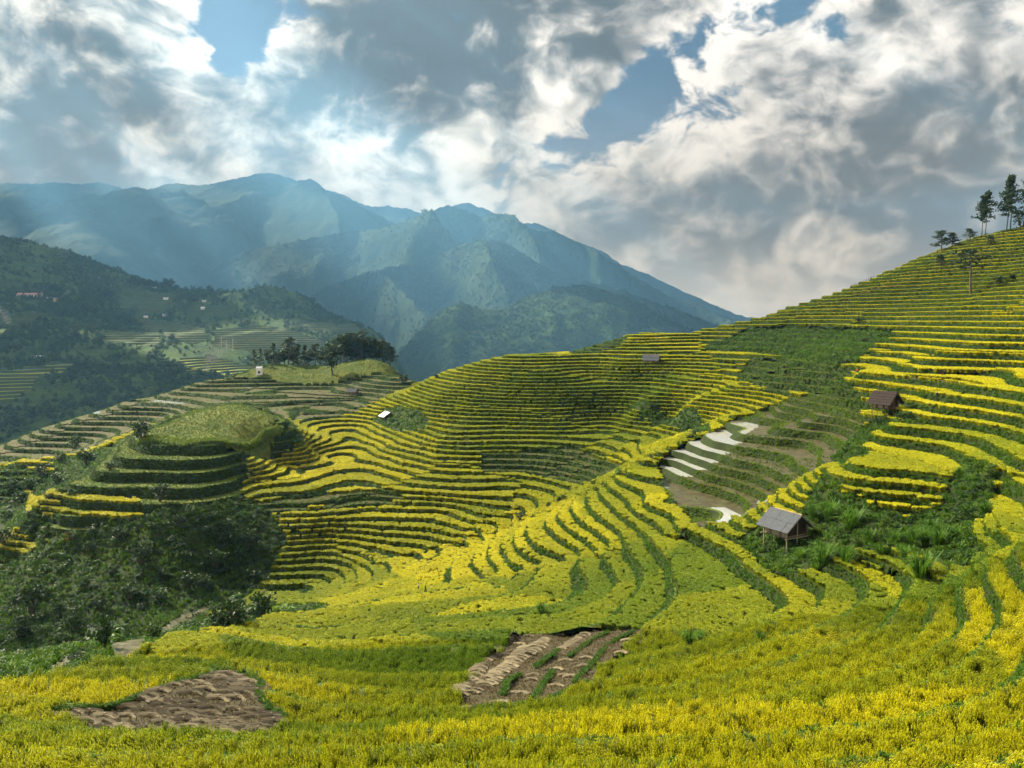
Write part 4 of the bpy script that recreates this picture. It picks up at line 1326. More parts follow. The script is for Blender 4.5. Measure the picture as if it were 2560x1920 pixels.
def own_leaf(dark, light, trans=0.3):
    def f(g, out):
        t = g.noise(pos(g), 0.9, 3, 0.6)
        r_ = g.n('ShaderNodeObjectInfo').outputs['Random']
        c = g.mix(g.ramp(t, 0.35, 0.65), dark + (1,), light + (1,))
        c = g.mix(g.m('MULTIPLY', r_, 0.35), c, tuple(x * 0.55 for x in dark) + (1,))
        bsdf(g, out, c, 0.6, 0.25, trans=trans)
    return f


M['pine'] = material('pine_needles', own_leaf((0.012, 0.030, 0.010), (0.040, 0.070, 0.018)))
M['broad'] = material('tree_leaves', own_leaf((0.008, 0.022, 0.003), (0.034, 0.066, 0.008)))
M['shrubl'] = material('bush_leaves', own_leaf((0.010, 0.032, 0.003), (0.045, 0.095, 0.008)))
M['brightl'] = material('light_leaves', own_leaf((0.10, 0.18, 0.015), (0.20, 0.30, 0.03)))
M['reed'] = material('fountain_grass', own_leaf((0.035, 0.10, 0.008), (0.13, 0.25, 0.016), 0.4))
M['bark'] = material('bark', plain((0.10, 0.075, 0.055), 0.9))
M['wood'] = material('weathered_wood', plain((0.17, 0.125, 0.085), 0.85, 6))
M['darkwood'] = material('dark_wood', plain((0.055, 0.036, 0.026), 0.85, 6))
M['palewood'] = material('pale_bamboo', plain((0.34, 0.27, 0.19), 0.8, 6))
M['slate'] = material('grey_roof_sheet', plain((0.075, 0.08, 0.092), 0.9, 2.5, 0.45, 0.08))
M['zinc'] = material('zinc_roof_sheet', plain((0.34, 0.35, 0.38), 0.5, 2.5, 0.2, 0.4))
M['shingle'] = material('brown_shingle', plain((0.034, 0.025, 0.024), 0.9, 4, 0.45, 0.08))
M['thatch'] = material('thatch', plain((0.34, 0.25, 0.12), 0.9, 9))
M['white'] = material('white_paint', plain((0.75, 0.75, 0.74), 0.6, 2, 0.06))
M['cream'] = material('cream_wall', plain((0.72, 0.66, 0.55), 0.7, 0.5, 0.08))
M['yellow'] = material('yellow_wall', plain((0.70, 0.52, 0.24), 0.7, 0.5, 0.08))
M['pinkroof'] = material('pink_roof', plain((0.66, 0.36, 0.40), 0.6, 0.5, 0.1))
M['redroof'] = material('red_band', plain((0.42, 0.07, 0.06), 0.6, 0.5, 0.1))
M['glass'] = material('dark_opening', plain((0.03, 0.03, 0.035), 0.3, 1, 0.1, 0.5))
M['straw'] = material('cut_straw', plain((0.23, 0.185, 0.115), 0.9, 8, 0.4))
M['straw_b'] = material('greyish_straw', plain((0.17, 0.138, 0.088), 0.9, 8, 0.4))
M['skin'] = material('skin', plain((0.42, 0.26, 0.18), 0.6, 5, 0.05))
M['hair'] = material('black_hair', plain((0.015, 0.012, 0.012), 0.5, 5, 0.1))
for k, c in (('red', (0.55, 0.04, 0.03)), ('black', (0.02, 0.02, 0.025)), ('orange', (0.75, 0.18, 0.05)), ('navy', (0.03, 0.04, 0.10)), ('maroon', (0.16, 0.02, 0.03)), ('pale', (0.6, 0.58, 0.55))):
    M['cloth_' + k] = material('cloth_' + k, plain(c, 0.85, 6, 0.1))


ORD = 'first second third fourth fifth sixth seventh eighth ninth tenth eleventh twelfth thirteenth fourteenth fifteenth sixteenth seventeenth eighteenth nineteenth twentieth'.split() + ['%dth' % k for k in range(21, 100)]
for _k, _e in ((21, 'st'), (22, 'nd'), (23, 'rd'), (31, 'st'), (32, 'nd'), (33, 'rd'), (41, 'st'), (42, 'nd'), (43, 'rd')):
    ORD[_k - 1] = '%d%s' % (_k, _e)


def rank(vals, i):
    return ORD[sorted(range(len(vals)), key=lambda k: vals[k]).index(i)]


# ---- trees: trunk with limbs, crown of many small leaf faces
def leaf_cloud(b, c, rad, n, size, r, flat=0.6, mi=0):
    for _ in range(n):
        d_ = Vector((r.gauss(0, 1), r.gauss(0, 1), r.gauss(0, 1) * flat))
        p = Vector(c) + d_.normalized() * rad * (r.random() ** 0.45)
        p.z = c[2] + (p.z - c[2]) * (flat + 0.2)
        nrm = Vector((r.uniform(-1, 1), r.uniform(-1, 1), r.uniform(-0.2, 1.3))).normalized()
        u_ = Matrix.Rotation(r.uniform(0, 6.28), 3, nrm) @ nrm.orthogonal().normalized()
        v_ = nrm.cross(u_)
        s_ = size * r.uniform(0.6, 1.35)
        b.add([p - u_ * s_, p + v_ * s_ * 0.5, p + u_ * s_, p - v_ * s_ * 0.5], [(0, 1, 2, 3)], mi)


def trunk_path(h, r, wob, n=7):
    pts_, x, y = [], 0.0, 0.0
    for i in range(n + 1):
        pts_.append(Vector((x, y, h * i / n)))
        x += r.uniform(-wob, wob)
        y += r.uniform(-wob, wob)
    return pts_


def tree_meshes(kind, seed):
    """unit-height meshes (trunk, crown)"""
    r = random.Random(seed)
    t, c = MB(), MB()
    path = trunk_path(0.97 if kind != 'broad' else 0.72, r, 0.010 if kind != 'broad' else 0.022)
    r0 = {'tallpine': 0.011, 'pine': 0.018, 'cone': 0.02, 'broad': 0.028, 'layered': 0.02}.get(kind, 0.02)
    for i in range(len(path) - 1):
        k0, k1 = 1 - 0.8 * i / len(path), 1 - 0.8 * (i + 1) / len(path)
        t.tube(path[i] - Vector((0, 0, 0.03 if i == 0 else 0)), path[i + 1], r0 * k0, r0 * k1, 7, cap=False)

    def at(z):
        f_ = min(z / path[-1].z, 0.999) * (len(path) - 1)
        i = int(f_)
        return path[i].lerp(path[i + 1], f_ - i)

    def limb(z, ln, up, az, leafn, leafr, size, flat):
        p0 = at(z)
        p1 = p0 + Vector((math.cos(az) * ln, math.sin(az) * ln, up))
        t.tube(p0, p1, r0 * 0.38, r0 * 0.12, 4, cap=False)
        for q in (0.55, 1.0):
            pm = p0.lerp(p1, q)
            leaf_cloud(c, (pm.x, pm.y, pm.z), leafr * (0.8 if q < 1 else 1), leafn, size, r, flat)
    if kind == 'tallpine':
        z0 = r.uniform(0.36, 0.45)
        for k in range(30):
            z = z0 + (0.97 - z0) * (k / 29) ** 0.85
            w = 0.19 * math.sin(min(1, (z - z0) / (1 - z0) * 1.15 + 0.18) * math.pi) ** 0.7 * r.uniform(0.45, 1.25)
            limb(z, w, r.uniform(-0.01, 0.05), r.uniform(0, 6.28), 22, 0.066, 0.022, 0.55)
    elif kind == 'pine':
        z0 = r.uniform(0.30, 0.42)
        for k in range(30):
            z = z0 + (0.96 - z0) * k / 29
            w = (0.20 - 0.12 * ((z - z0) / (1 - z0)) ** 2) * r.uniform(0.5, 1.15)
            limb(z, w, r.uniform(0.0, 0.06), r.uniform(0, 6.28), 18, 0.075, 0.026, 0.6)
    elif kind == 'cone':
        for k in range(34):
            z = 0.10 + 0.88 * k / 33
            w = 0.23 * (1 - (z - 0.08)) * r.uniform(0.7, 1.1) + 0.01
            limb(z, w, -0.01, r.uniform(0, 6.28), 12, 0.055, 0.026, 0.6)
        leaf_cloud(c, (0, 0, 0.96), 0.035, 16, 0.02, r, 1.2)
    elif kind == 'layered':
        for k in range(22):
            z = r.choice([0.62, 0.70, 0.78, 0.86, 0.95, 0.97]) + r.uniform(-0.02, 0.02)
            w = (0.36 if z < 0.9 else 0.22) * math.sqrt(r.random())
            limb(min(z, 0.9), w, z - min(z, 0.9) + 0.03, r.uniform(0, 6.28), 20, 0.085, 0.026, 0.32)
    else:
        for k in range(26):
            z = r.uniform(0.22, 0.70)
            w = r.uniform(0.10, 0.30)
            limb(z, w, r.uniform(0.02, 0.26), r.uniform(0, 6.28), 22, 0.115, 0.032, 0.8)
        leaf_cloud(c, (0, 0, 0.78), 0.17, 90, 0.034, r, 0.9)
    leafm = M['broad'] if kind in ('broad', 'layered') else M['pine']
    return t.mesh('trunk', [M['bark']]), c.mesh('crown', [leafm])


TREES = {k: [tree_meshes(k, s_) for s_ in range(3 + 10 * i, 3 + 10 * i + n)] for i, (k, n) in enumerate((('tallpine', 4), ('pine', 4), ('cone', 2), ('broad', 3), ('layered', 1)))}
NAMES = {'tallpine': 'pine_tree', 'pine': 'pine_tree', 'cone': 'conifer_tree', 'broad': 'broadleaf_tree', 'layered': 'broadleaf_tree'}


def tree(kind, var, loc, h, label, group=None, wide=1.0):
    tm, cm = TREES[kind][var % len(TREES[kind])]
    o = empty(NAMES[kind], loc, random.uniform(0, 6.28), label, 'tree', group)
    o.scale = (h * wide, h * wide, h)
    link('trunk', tm, o)
    link('crown', cm, o)
    return o


G = 'pines on the right skyline'
for u, d_, px, v_, lab in ((976.2, 285, 44, 0, 'thin bare-stemmed pine on the skyline, left of its pair'), (979.4, 285, 47, 1, 'thin bare-stemmed pine on the skyline, right of its pair'),
                          (1000.5, 281, 51, 2, 'slender pine behind the tallest full-crowned skyline pine'), (1004.5, 280, 57, 3, 'tallest skyline pine with wide open crown'), (1022, 278, 56, 2, 'skyline pine cut off by the right edge of the picture')):
    tree('tallpine', v_, spot(u, d_) - Vector((0, 0, .6)), px / F * d_ * S, lab, G)
for u, d_, px, k, w, lab in ((937, 292, 22, 'pine', 1.9, 'dark bushy pine low on the right skyline, taller of two'), (948, 291, 16, 'pine', 2.1, 'dark bushy pine beside the taller one on the right skyline'), (966, 287, 15, 'pine', 2.0, 'spreading low pine below the pair of thin pines')):
    tree(k, int(u), spot(u, d_) - Vector((0, 0, .5)), px / F * d_ * S, lab, 'bushy pines on the skyline', w)
p = on(971, 295)
tree('layered', 0, p, 45 / F * p.y, 'lone flat-layered tree standing among the right-hand terraces', None, 1.5)
grove = [(336, 27), (341, 30), (346, 31), (352, 29), (357, 31), (362, 30), (367, 31), (372, 29), (377, 27), (383, 25), (390, 21), (344, 27), (360, 27), (374, 25), (387, 22)]
for i, (u, px) in enumerate(grove):
    d_ = 322 + (i * 7) % 11 - (10 if i in (9, 10, 14) else 0)
    tree('pine', i, spot(u, d_) - Vector((0, 0, .4)), px / F * d_ * S * 1.05, rank([g_[0] for g_ in grove], i) + ' dark pine from the left in the tight grove on the mound', 'pines of the grove', 1.5)
mixed = ((272.7, 21, 'cone'), (279, 17, 'broad'), (288, 27, 'pine'), (293, 21, 'broad'), (297, 22, 'cone'), (304, 22, 'cone'), (309, 17, 'broad'), (315, 23, 'pine'), (320, 17, 'broad'), (268, 15, 'broad'), (284, 18, 'broad'), (326, 19, 'broad'))
for i, (u, px, k) in enumerate(mixed):
    mates = [a for a in mixed if a[2] == k]
    nth = rank([a[0] for a in mates], mates.index(mixed[i]))
    d_ = 321 + (i * 5) % 9
    tree(k, i, spot(u, d_) - Vector((0, 0, .4)), px / F * d_ * S * 1.05, nth + {'cone': ' pointed conifer from the left in the mixed trees beside the grove', 'pine': ' open pine from the left in the mixed trees beside the grove', 'broad': ' dark round tree from the left in the mixed trees beside the grove'}[k], 'mixed trees on the mound ' + k, 1.3)
for u, px, lab in ((254.5, 19, 'pointed conifer beside the white hut, taller left one'), (260, 18, 'pointed conifer beside the white hut, right one')):
    tree('cone', int(u), spot(u, 318), px / F * 318 * S, lab, None, 1.25)
p = spot(332, 304)
tree('broad', 1, p, 36 / F * p.y, 'big round dark tree in front of the pine grove', None, 0.95)
vill = [(133, 288, 13), (138, 288, 10), (143, 288, 11), (148, 288, 9), (152, 289, 10), (157, 289, 8), (165, 290, 12), (171, 291, 13), (176, 292, 8), (107, 301, 14), (112, 300, 11), (52, 294, 11), (57, 293, 9), (63, 296, 7), (197, 326, 9), (210, 294, 9), (204, 300, 7), (218, 305, 8), (225, 303, 7), (245, 300, 8), (251, 297, 9),
        (35, 291, 9), (26, 290, 8), (20, 318, 6), (40, 322, 7), (46, 323, 7), (76, 340, 10), (90, 332, 9), (120, 322, 8), (130, 326, 9), (96, 316, 8), (85, 312, 9), (160, 336, 8), (172, 342, 9), (230, 322, 6), (64, 318, 10)]
for i, (u, v, px) in enumerate(vill):
    p = spot2(u, v)
    zone_ = lambda a: 'near the white school across the valley' if a[0] < 70 and a[1] < 310 else 'on the far village ridge' if a[0] > 100 and a[1] < 306 else 'between the terraced fields across the valley'
    mates = [a for a in vill if zone_(a) == zone_(vill[i])]
    tree('broad', i, p - Vector((0, 0, 1)), px / F * p.y, rank([a[0] for a in mates], mates.index(vill[i])) + ' leafy tree from the left ' + zone_(vill[i]), 'trees of the far village', 1.25)

# ---- shrubs: stems with a leafy mass
def shrub_meshes(seed, mat, tall=1.0, n=420):
    r = random.Random(seed)
    t, c = MB(), MB()
    for k in range(7):
        a = r.uniform(0, 6.28)
        w = r.uniform(0.1, 0.42)
        z = r.uniform(0.35, 0.85)
        p1 = Vector((math.cos(a) * w, math.sin(a) * w, z * tall))
        t.tube((0, 0, -0.1), p1, 0.035, 0.012, 5, cap=False)
        leaf_cloud(c, (p1.x, p1.y, p1.z), r.uniform(0.2, 0.34), n // 9, 0.07, r, 0.85)
    leaf_cloud(c, (0, 0, 0.4 * tall), 0.42, n // 5, 0.075, r, 0.8)
    return t.mesh('stems', [M['bark']]), c.mesh('leaves', [mat])


SHRUB = [shrub_meshes(100 + i, M['shrubl'] if i < 3 else M['broad'], 1.0 + 0.3 * (i % 2)) for i in range(5)] + [shrub_meshes(120, M['brightl'])]


def shrub(var, loc, h, label, group=None, wide=1.0):
    a, b = SHRUB[var]
    o = empty('shrub', loc, random.uniform(0, 6.28), label, 'shrub', group)
    o.scale = (h * wide, h * wide, h / 1.15)
    link('stems', a, o)
    link('leaves', b, o)


SH = [  # picture base point, height in px, variant, width, label
    (31, 616, 36, 3, 0.8, 'tall dark shrub on the shaded slope at the left edge'), (22, 640, 30, 4, 1.0, 'dark shrub below the tall one on the shaded slope'), (249, 549, 20, 3, 0.9, 'dark bushy shrub where the round hill meets the golden terraces'),
    (143, 442, 22, 3, 1.0, 'dark shrub at the left shoulder of the round hill'), (88, 466, 20, 0, 1.1, 'leafy shrub on the left flank of the round hill'), (75, 450, 14, 1, 1.2, 'small light shrub above the left flank of the round hill'),
    (594, 487, 8, 3, 1.2, 'dark shrub on the spur edge, upper of three'), (561, 503, 11, 4, 0.9, 'dark shrub on the spur edge, middle of three'), (549, 508, 8, 0, 1.0, 'small shrub beside the middle dark one on the spur edge'), (520, 521, 11, 3, 1.1, 'dark shrub on the spur edge, lowest of three'), (617, 479, 15, 5, 0.8, 'bright light-green shrub on the spur edge'),
    (860, 324, 9, 0, 1.1, 'round shrub on the green slope below the line of people'), (941, 266, 12, 3, 0.9, 'dark round shrub on the upper right terraces'), (947, 268, 6, 4, 1.8, 'low dark shrub beside the round one on the upper right terraces'),
    (1002, 284, 9, 4, 1.5, 'dark low shrub right of the lone layered tree'), (1013, 280, 7, 0, 1.4, 'low shrub farther right of the lone layered tree'), (437, 379, 5, 3, 1.2, 'tiny dark shrub on the left crest of the bowl'), (690, 440, 8, 0, 1.3, 'shrub in the bushy hollow right of the bowl'),
    (905, 420, 11, 0, 2.2, 'broad green thicket beside the middle hut'), (880, 425, 8, 1, 1.6, 'green shrub in front of the middle hut'), (403, 384, 10, 3, 1.2, 'dark shrub at the right foot of the grove mound'), (416, 385, 5, 4, 1.1, 'tiny dark shrub on the field right of the mound'),
    (712, 372, 5, 3, 1.5, 'shrub at the top of the gully right of the bowl'), (990, 246, 11, 3, 0.8, 'dark upright shrub on the upper terraces below the skyline pines'),
]
for u, v, px, k, w, lab in SH:
    p = on(u, v)
    shrub(k, p - Vector((0, 0, .15)), px / F * p.y, lab, None, w)
for u, d_, px, k, w, lab in ((91, 68, 40, 0, 0.62, 'upright leafy young tree behind the golden ridge'), (253, 93, 36, 0, 1.0, 'big green shrub behind the golden ridge, right of two'), (216, 84, 36, 4, 1.0, 'big dark shrub behind the golden ridge, left of two'), (230, 86, 26, 1, 1.2, 'shrub between the two big ones behind the golden ridge'),
                           (145, 74, 20, 2, 1.0, 'small shrub on the slope behind the golden ridge'), (275, 97, 20, 5, 1.5, 'light-green shrub at the edge of the golden field'), (60, 62, 12, 3, 1.6, 'low dark shrub behind the ridge at the left'), (1016, 277, 20, 3, 1.1, 'dark shrub under the pine at the right edge')):
    p = spot(u, d_)
    shrub(k, p - Vector((0, 0, .2)), px / F * p.y, lab, None, w)
lb = [(8, 520), (20, 505), (30, 490), (42, 478), (50, 500), (12, 492), (60, 488), (70, 498), (5, 545), (34, 530), (110, 470), (60, 462), (150, 530), (180, 525), (120, 540), (210, 520), (230, 530), (90, 550), (160, 500), (205, 535), (60, 575), (85, 590), (110, 575), (140, 565), (165, 580), (185, 560), (215, 570), (240, 560), (100, 610), (130, 600), (160, 605), (60, 615), (75, 630), (190, 590), (225, 545), (260, 555), (45, 600), (15, 605), (205, 590), (255, 580)]
for i, (u, v) in enumerate(lb):
    p = on(u, v)
    shrub(i % 5, p - Vector((0, 0, .2)), random.uniform(9, 17) * (1.25 if v > 540 else 1) / F * p.y, rank([a[0] + a[1] * 1e-3 for a in lb], i) + ' leafy shrub from the left on the overgrown flank of the round hill', 'shrubs on the flank of the round hill', 1.15)

# ---- fountain grass
def fountain(seed):
    r = random.Random(seed)
    b = MB()
    for i in range(150):
        a, rad = r.uniform(0, 6.283), 0.10 * math.sqrt(r.random())
        x, y = rad * math.cos(a), rad * math.sin(a)
        h, o_ = r.uniform(0.55, 1.0), abs(r.gauss(0.16, 0.16))
        c_, s_ = math.cos(a), math.sin(a)
        w = 0.022 * r.uniform(0.7, 1.3)
        b.strip([(x, y, 0), (x + c_ * o_ * .3, y + s_ * o_ * .3, h * .5), (x + c_ * o_ * .9, y + s_ * o_ * .9, h * .92), (x + c_ * o_ * 1.7, y + s_ * o_ * 1.7, h * .86)], [w, w, w * .8, w * .2], (-s_, c_, 0))
    return b.mesh('fountain_grass', [M['reed']])


FOUNT = [fountain(200 + i) for i in range(3)]
fg = [(828, 521, 22), (851, 531, 26), (813, 520, 18), (822, 566, 24), (845, 565, 22), (880, 557, 16), (920, 582, 34), (903, 560, 18), (912, 548, 22), (925, 545, 22), (938, 548, 24), (930, 535, 18), (950, 540, 18), (895, 545, 16), (868, 545, 18), (800, 560, 14), (690, 647, 20), (700, 640, 12), (770, 632, 14), (760, 642, 12), (541, 615, 14), (577, 600, 10), (960, 478, 12), (968, 485, 12), (975, 492, 12), (985, 515, 16)]
for i, (u, v, px) in enumerate(fg):
    p = on(u, v)
    near = 'below the nearest stilt hut' if v > 553 and u < 930 else 'beside the nearest stilt hut' if u < 990 and v < 553 and u > 780 else 'at a field edge on the near slope'
    nr = lambda a: 'below the nearest stilt hut' if a[1] > 553 and a[0] < 930 else 'beside the nearest stilt hut' if a[0] < 990 and a[1] < 553 and a[0] > 780 else 'at a field edge on the near slope'
    mates = [a for a in fg if nr(a) == near]
    near = nr(fg[i])
    mates = [a for a in fg if nr(a) == near]
    o = link('grass_clump', FOUNT[i % 3], label=rank([a[0] for a in mates], mates.index(fg[i])) + ' tall grass clump from the left ' + near, category='grass clump', group='fountain grass ' + near)
    o.location = p - Vector((0, 0, .1))
    h = px / F * p.y * 1.1
    o.scale = (h * 1.25, h * 1.25, h)
    o.rotation_euler = (0, 0, random.uniform(0, 6.28))


# ---- stilt huts
def hut(loc, rz, label, W=4.8, L=5.0, fl=1.8, wh=1.8, gh=1.7, ov=0.9, roof='slate', wall='wood', post='palewood', cols=5, rows=2, open_front=False):
    root = empty('stilt_hut', loc, rz, label, 'hut')

    def part(name, mat, fn, par=root, loc_=(0, 0, 0)):
        b = MB()
        fn(b)
        return link(name, b.mesh(name, [M[mat]]), par)
    for x in (-W / 2, 0, W / 2):
        for y in (-L / 2, L / 2):
            part('post', post, lambda b: b.tube((x, y, -1.2), (x, y, fl + (wh if x else wh + gh * .9)), 0.10, 0.085, 7))
    fb = part('floor', wall, lambda b: b.box((0, 0, fl), (W + 0.1, L + 0.1, 0.14)))
    for y in (-L / 2 - 0.16, L / 2 + 0.16):
        part('floor_beam', post, lambda b: b.tube((-W / 2 - .5, y, fl - .08), (W / 2 + .5, y, fl - .08), 0.10, 0.10, 7), fb)
    part('rail', post, lambda b: b.tube((-W / 2 - .3, -L / 2 - .2, fl + .38), (W / 2 + .1, -L / 2 - .2, fl + .38), 0.05, 0.05, 6))
    # plank walls: every plank a piece
    n = 9
    for s_, nm in ((-1, 'front'), (1, 'back')):
        for i in range(n):
            x = -W / 2 + (i + .5) * W / n
            top = wh + gh * (1 - abs(x) / (W / 2)) * 0.93
            dark = open_front and s_ < 0
            part('plank', 'darkwood' if dark or (i * 7) % 3 == 0 else wall, lambda b: b.box((x, s_ * (L / 2 - .08 - .015 * (i % 2) - (.35 if dark else 0)), fl + .09 + top / 2), (W / n * .96, .045, top)))
    for s_ in (-1, 1):
        for i in range(n):
            y = -L / 2 + .1 + (i + .5) * (L - .2) / n
            part('plank', 'palewood' if s_ < 0 and i % 4 != 2 else wall, lambda b: b.box((s_ * (W / 2 - .07 - .015 * (i % 2)), y, fl + .09 + wh / 2), (.045, (L - .2) / n * .96, wh)))
    # roof sheets
    sl = math.hypot(W / 2 + ov, gh * (W / 2 + ov) / (W / 2))
    ang = math.atan2(gh, W / 2)
    zr = fl + wh + gh + 0.10
    LL = L + 2 * ov
    r = random.Random(int(loc[0] * 10))
    rf = part('roof', 'darkwood', lambda b: b.tube((0, -LL / 2, zr - .14), (0, LL / 2, zr - .14), 0.08, 0.08, 6))
    for s_ in (-1, 1):
        rot = Matrix.Rotation(s_ * ang, 3, 'Y')
        for j in range(rows):
            for i in range(cols):
                ln = sl / rows * 1.08
                dd_ = sl * (j + .5) / rows
                lift = .02 + .05 * (rows - 1 - j) + .014 * (i % 2) + r.uniform(0, .015)
                c_ = Vector((s_ * dd_ * math.cos(ang), -LL / 2 + (i + .5) * LL / cols, zr - dd_ * math.sin(ang))) + rot @ Vector((0, 0, lift))
                M3 = rot @ Matrix.Rotation(r.uniform(-.012, .012), 3, 'Z')
                part('roof_sheet', roof, lambda b: b.box(c_, (ln, LL / cols * (.985 if r.random() > .2 else .93), .035), M3=M3), rf)
        for y in (-LL / 2 + .02, LL / 2 - .02):
            cc = Vector((s_ * sl / 2 * math.cos(ang), y, zr - sl / 2 * math.sin(ang))) + rot @ Vector((0, 0, -.06))
            part('barge_board', post, lambda b: b.box(cc, (sl, .05, .12), M3=rot), rf)
    if roof != 'zinc':
        part('ridge_cap', 'thatch' if roof == 'slate' else roof, lambda b: [b.tube((r.uniform(-.08, .08), -LL / 2 + k * LL / 7, zr + .10), (r.uniform(-.1, .1), -LL / 2 + (k + 1.15) * LL / 7, zr + .12), .11, .09, 6) for k in range(6)], rf)
    return root


p = on(788, 549)
hut(p + Vector((0.4, 2.6, 0.1)), math.radians(28), 'nearest stilt hut with grey sheet roof and dark open gable', 4.9, 5.2, 1.9, 1.9, 1.9, 0.95, open_front=True)
p = on(890, 417)
hut(p + Vector((0, 2.5, 0.1)), math.radians(33), 'dark brown stilt hut with shingle roof above the flooded terraces', 4.2, 4.0, 1.8, 1.7, 1.9, 0.95, 'shingle', 'darkwood', 'wood', 7, 5, True)
p = on(652, 364)
hut(p + Vector((0, 2.0, -0.1)), math.radians(72), 'small grey hut on the far crest among yellow rice', 4.2, 5.6, 0.9, 1.3, 1.7, 0.8, 'slate', 'wood', 'wood', 6, 2)
p = on(387, 419)
hut(p + Vector((0, 1.5, -0.4)), math.radians(30), 'light grey roofed hut in the bushes on the left side of the bowl', 4.2, 4.6, 0.5, 1.4, 1.3, 0.9, 'zinc', 'darkwood', 'wood', 5, 1, True)
p = spot(352, 270)
hut(p, math.radians(80), 'faint grey hut in the fields below the pine grove', 3.4, 4.0, 0.7, 1.4, 1.2, 0.7, 'slate', 'darkwood', 'wood', 4, 1)


# ---- other buildings
def house(loc, rz, label, W, L, H, rh, wall='white', roof='zinc', nwin=3, name='house', band=False, scale=1.0):
    root = empty(name, loc, rz, label, 'house' if name == 'house' else 'building', None, scale)

    def part(nm, mat, fn, par=root):
        b = MB()
        fn(b)
        return link(nm, b.mesh(nm, [M[mat]]), par)
    part('wall', wall, lambda b: (b.box((0, 0, H / 2 - .5), (W, L, H + 1)), b.add([(-W / 2, -L / 2, H), (-W / 2, L / 2, H), (-W / 2, 0, H + rh), (W / 2, -L / 2, H), (W / 2, L / 2, H), (W / 2, 0, H + rh)], [(0, 2, 1), (3, 4, 5)])))
    ang = math.atan2(rh, L / 2)
    sl = math.hypot(rh, L / 2) * 1.18
    rf = None
    for s_ in (-1, 1):
        rot = Matrix.Rotation(-s_ * ang, 3, 'X')
        c_ = Vector((0, s_ * sl / 2 * math.cos(ang), H + rh + .12 - sl / 2 * math.sin(ang)))
        x = part('roof_slope', roof, lambda b: b.box(c_, (W * 1.06, sl, .16), M3=rot))
    if band:
        part('eave_band', 'redroof', lambda b: b.box((0, -L / 2 - .9, H - .25), (W * 1.02, .3, .9)))
        for i in range(nwin + 1):
            part('column', wall, lambda b: b.box((-W / 2 + i * W / nwin, -L / 2 - .9, H / 2 - .4), (.7, .5, H)))
    for i in range(nwin):
        x = -W / 2 + (i + .5) * W / nwin
        wn = part('window' if i != nwin // 2 else 'door', 'glass', lambda b: b.box((x, -L / 2 - .04, H * .45 + (0 if i != nwin // 2 else -.3)), (W / nwin * .42, .12, H * .42)))
        part('sill', wall, lambda b: b.box((x, -L / 2 - .1, H * .22), (W / nwin * .5, .22, .12)), wn)
    return root


p = spot2(30.5, 297)
house(p, math.radians(-2), 'long white school building with pink roof on the far hillside', 46, 9, 5.4, 2.2, 'cream', 'pinkroof', 7, 'school_building', True, K2)
for u, v, W, L, H, rh, wl, rf, rz, lab in ((56, 301, 9, 8, 6, 1.5, 'yellow', 'zinc', 20, 'small yellow house right of the long white school'), (49, 298.5, 10, 5, 3, 1, 'cream', 'zinc', 0, 'low pale shed between the school and the yellow house'),
                                        (39, 358.5, 11, 8, 3, 1.6, 'cream', 'white', 15, 'white-roofed shed above the bright terraces at the left edge'), (154, 288, 10, 6, 3, 1.6, 'cream', 'white', 5, 'white-roofed house among the trees on the far ridge'),
                                        (166, 299.5, 11, 6, 3, 1.6, 'cream', 'white', 0, 'white-roofed house below the far ridge trees'), (204, 302, 8, 6, 3, 1.6, 'cream', 'zinc', -10, 'small pale house on the far slope, upper of two'), (203, 309, 8, 6, 3, 1.6, 'cream', 'white', 0, 'small white house on the far slope, lower of two'),
                                        (165, 316, 9, 6, 3, 1.6, 'cream', 'zinc', 8, 'pale roofed house beside the far green fields'), (146, 318, 8, 6, 3, 1.6, 'cream', 'white', 8, 'white house at the start of the far field road')):
    p = spot2(u, v)
    house(p, math.radians(rz), lab, W, L, H, rh, wl, rf, 3, scale=K2 * 0.85)
p = on(259.7, 374.5)
house(p, math.radians(6), 'tiny white hut with overhanging roof beside the conifers', 3.3, 3.0, 3.6, 0.9, 'white', 'zinc', 1)


# ---- power poles
for u, v, px, lab in ((221.5, 347, 10, 'left of three concrete power poles in the far fields'), (226.8, 350, 10, 'middle of three concrete power poles in the far fields'), (233, 351, 12, 'right of three concrete power poles in the far fields')):
    p = spot2(u, v)
    h = px / F * p.y
    o = empty('power_pole', p, 0.3, lab, 'pole')
    b = MB()
    b.tube((0, 0, -1), (0, 0, h), .5, .3, 8)
    link('pole', b.mesh('pole', [M['cream']]), o)
    b = MB()
    b.box((0, 0, h - 1.2), (4.0, .25, .3))
    ca = link('crossarm', b.mesh('crossarm', [M['cream']]), o)
    for x in (-1.7, 0, 1.7):
        b = MB()
        b.tube((x, 0, h - 1.05), (x, 0, h - .6), .14, .08, 6)
        link('insulator', b.mesh('insulator', [M['white']]), ca)


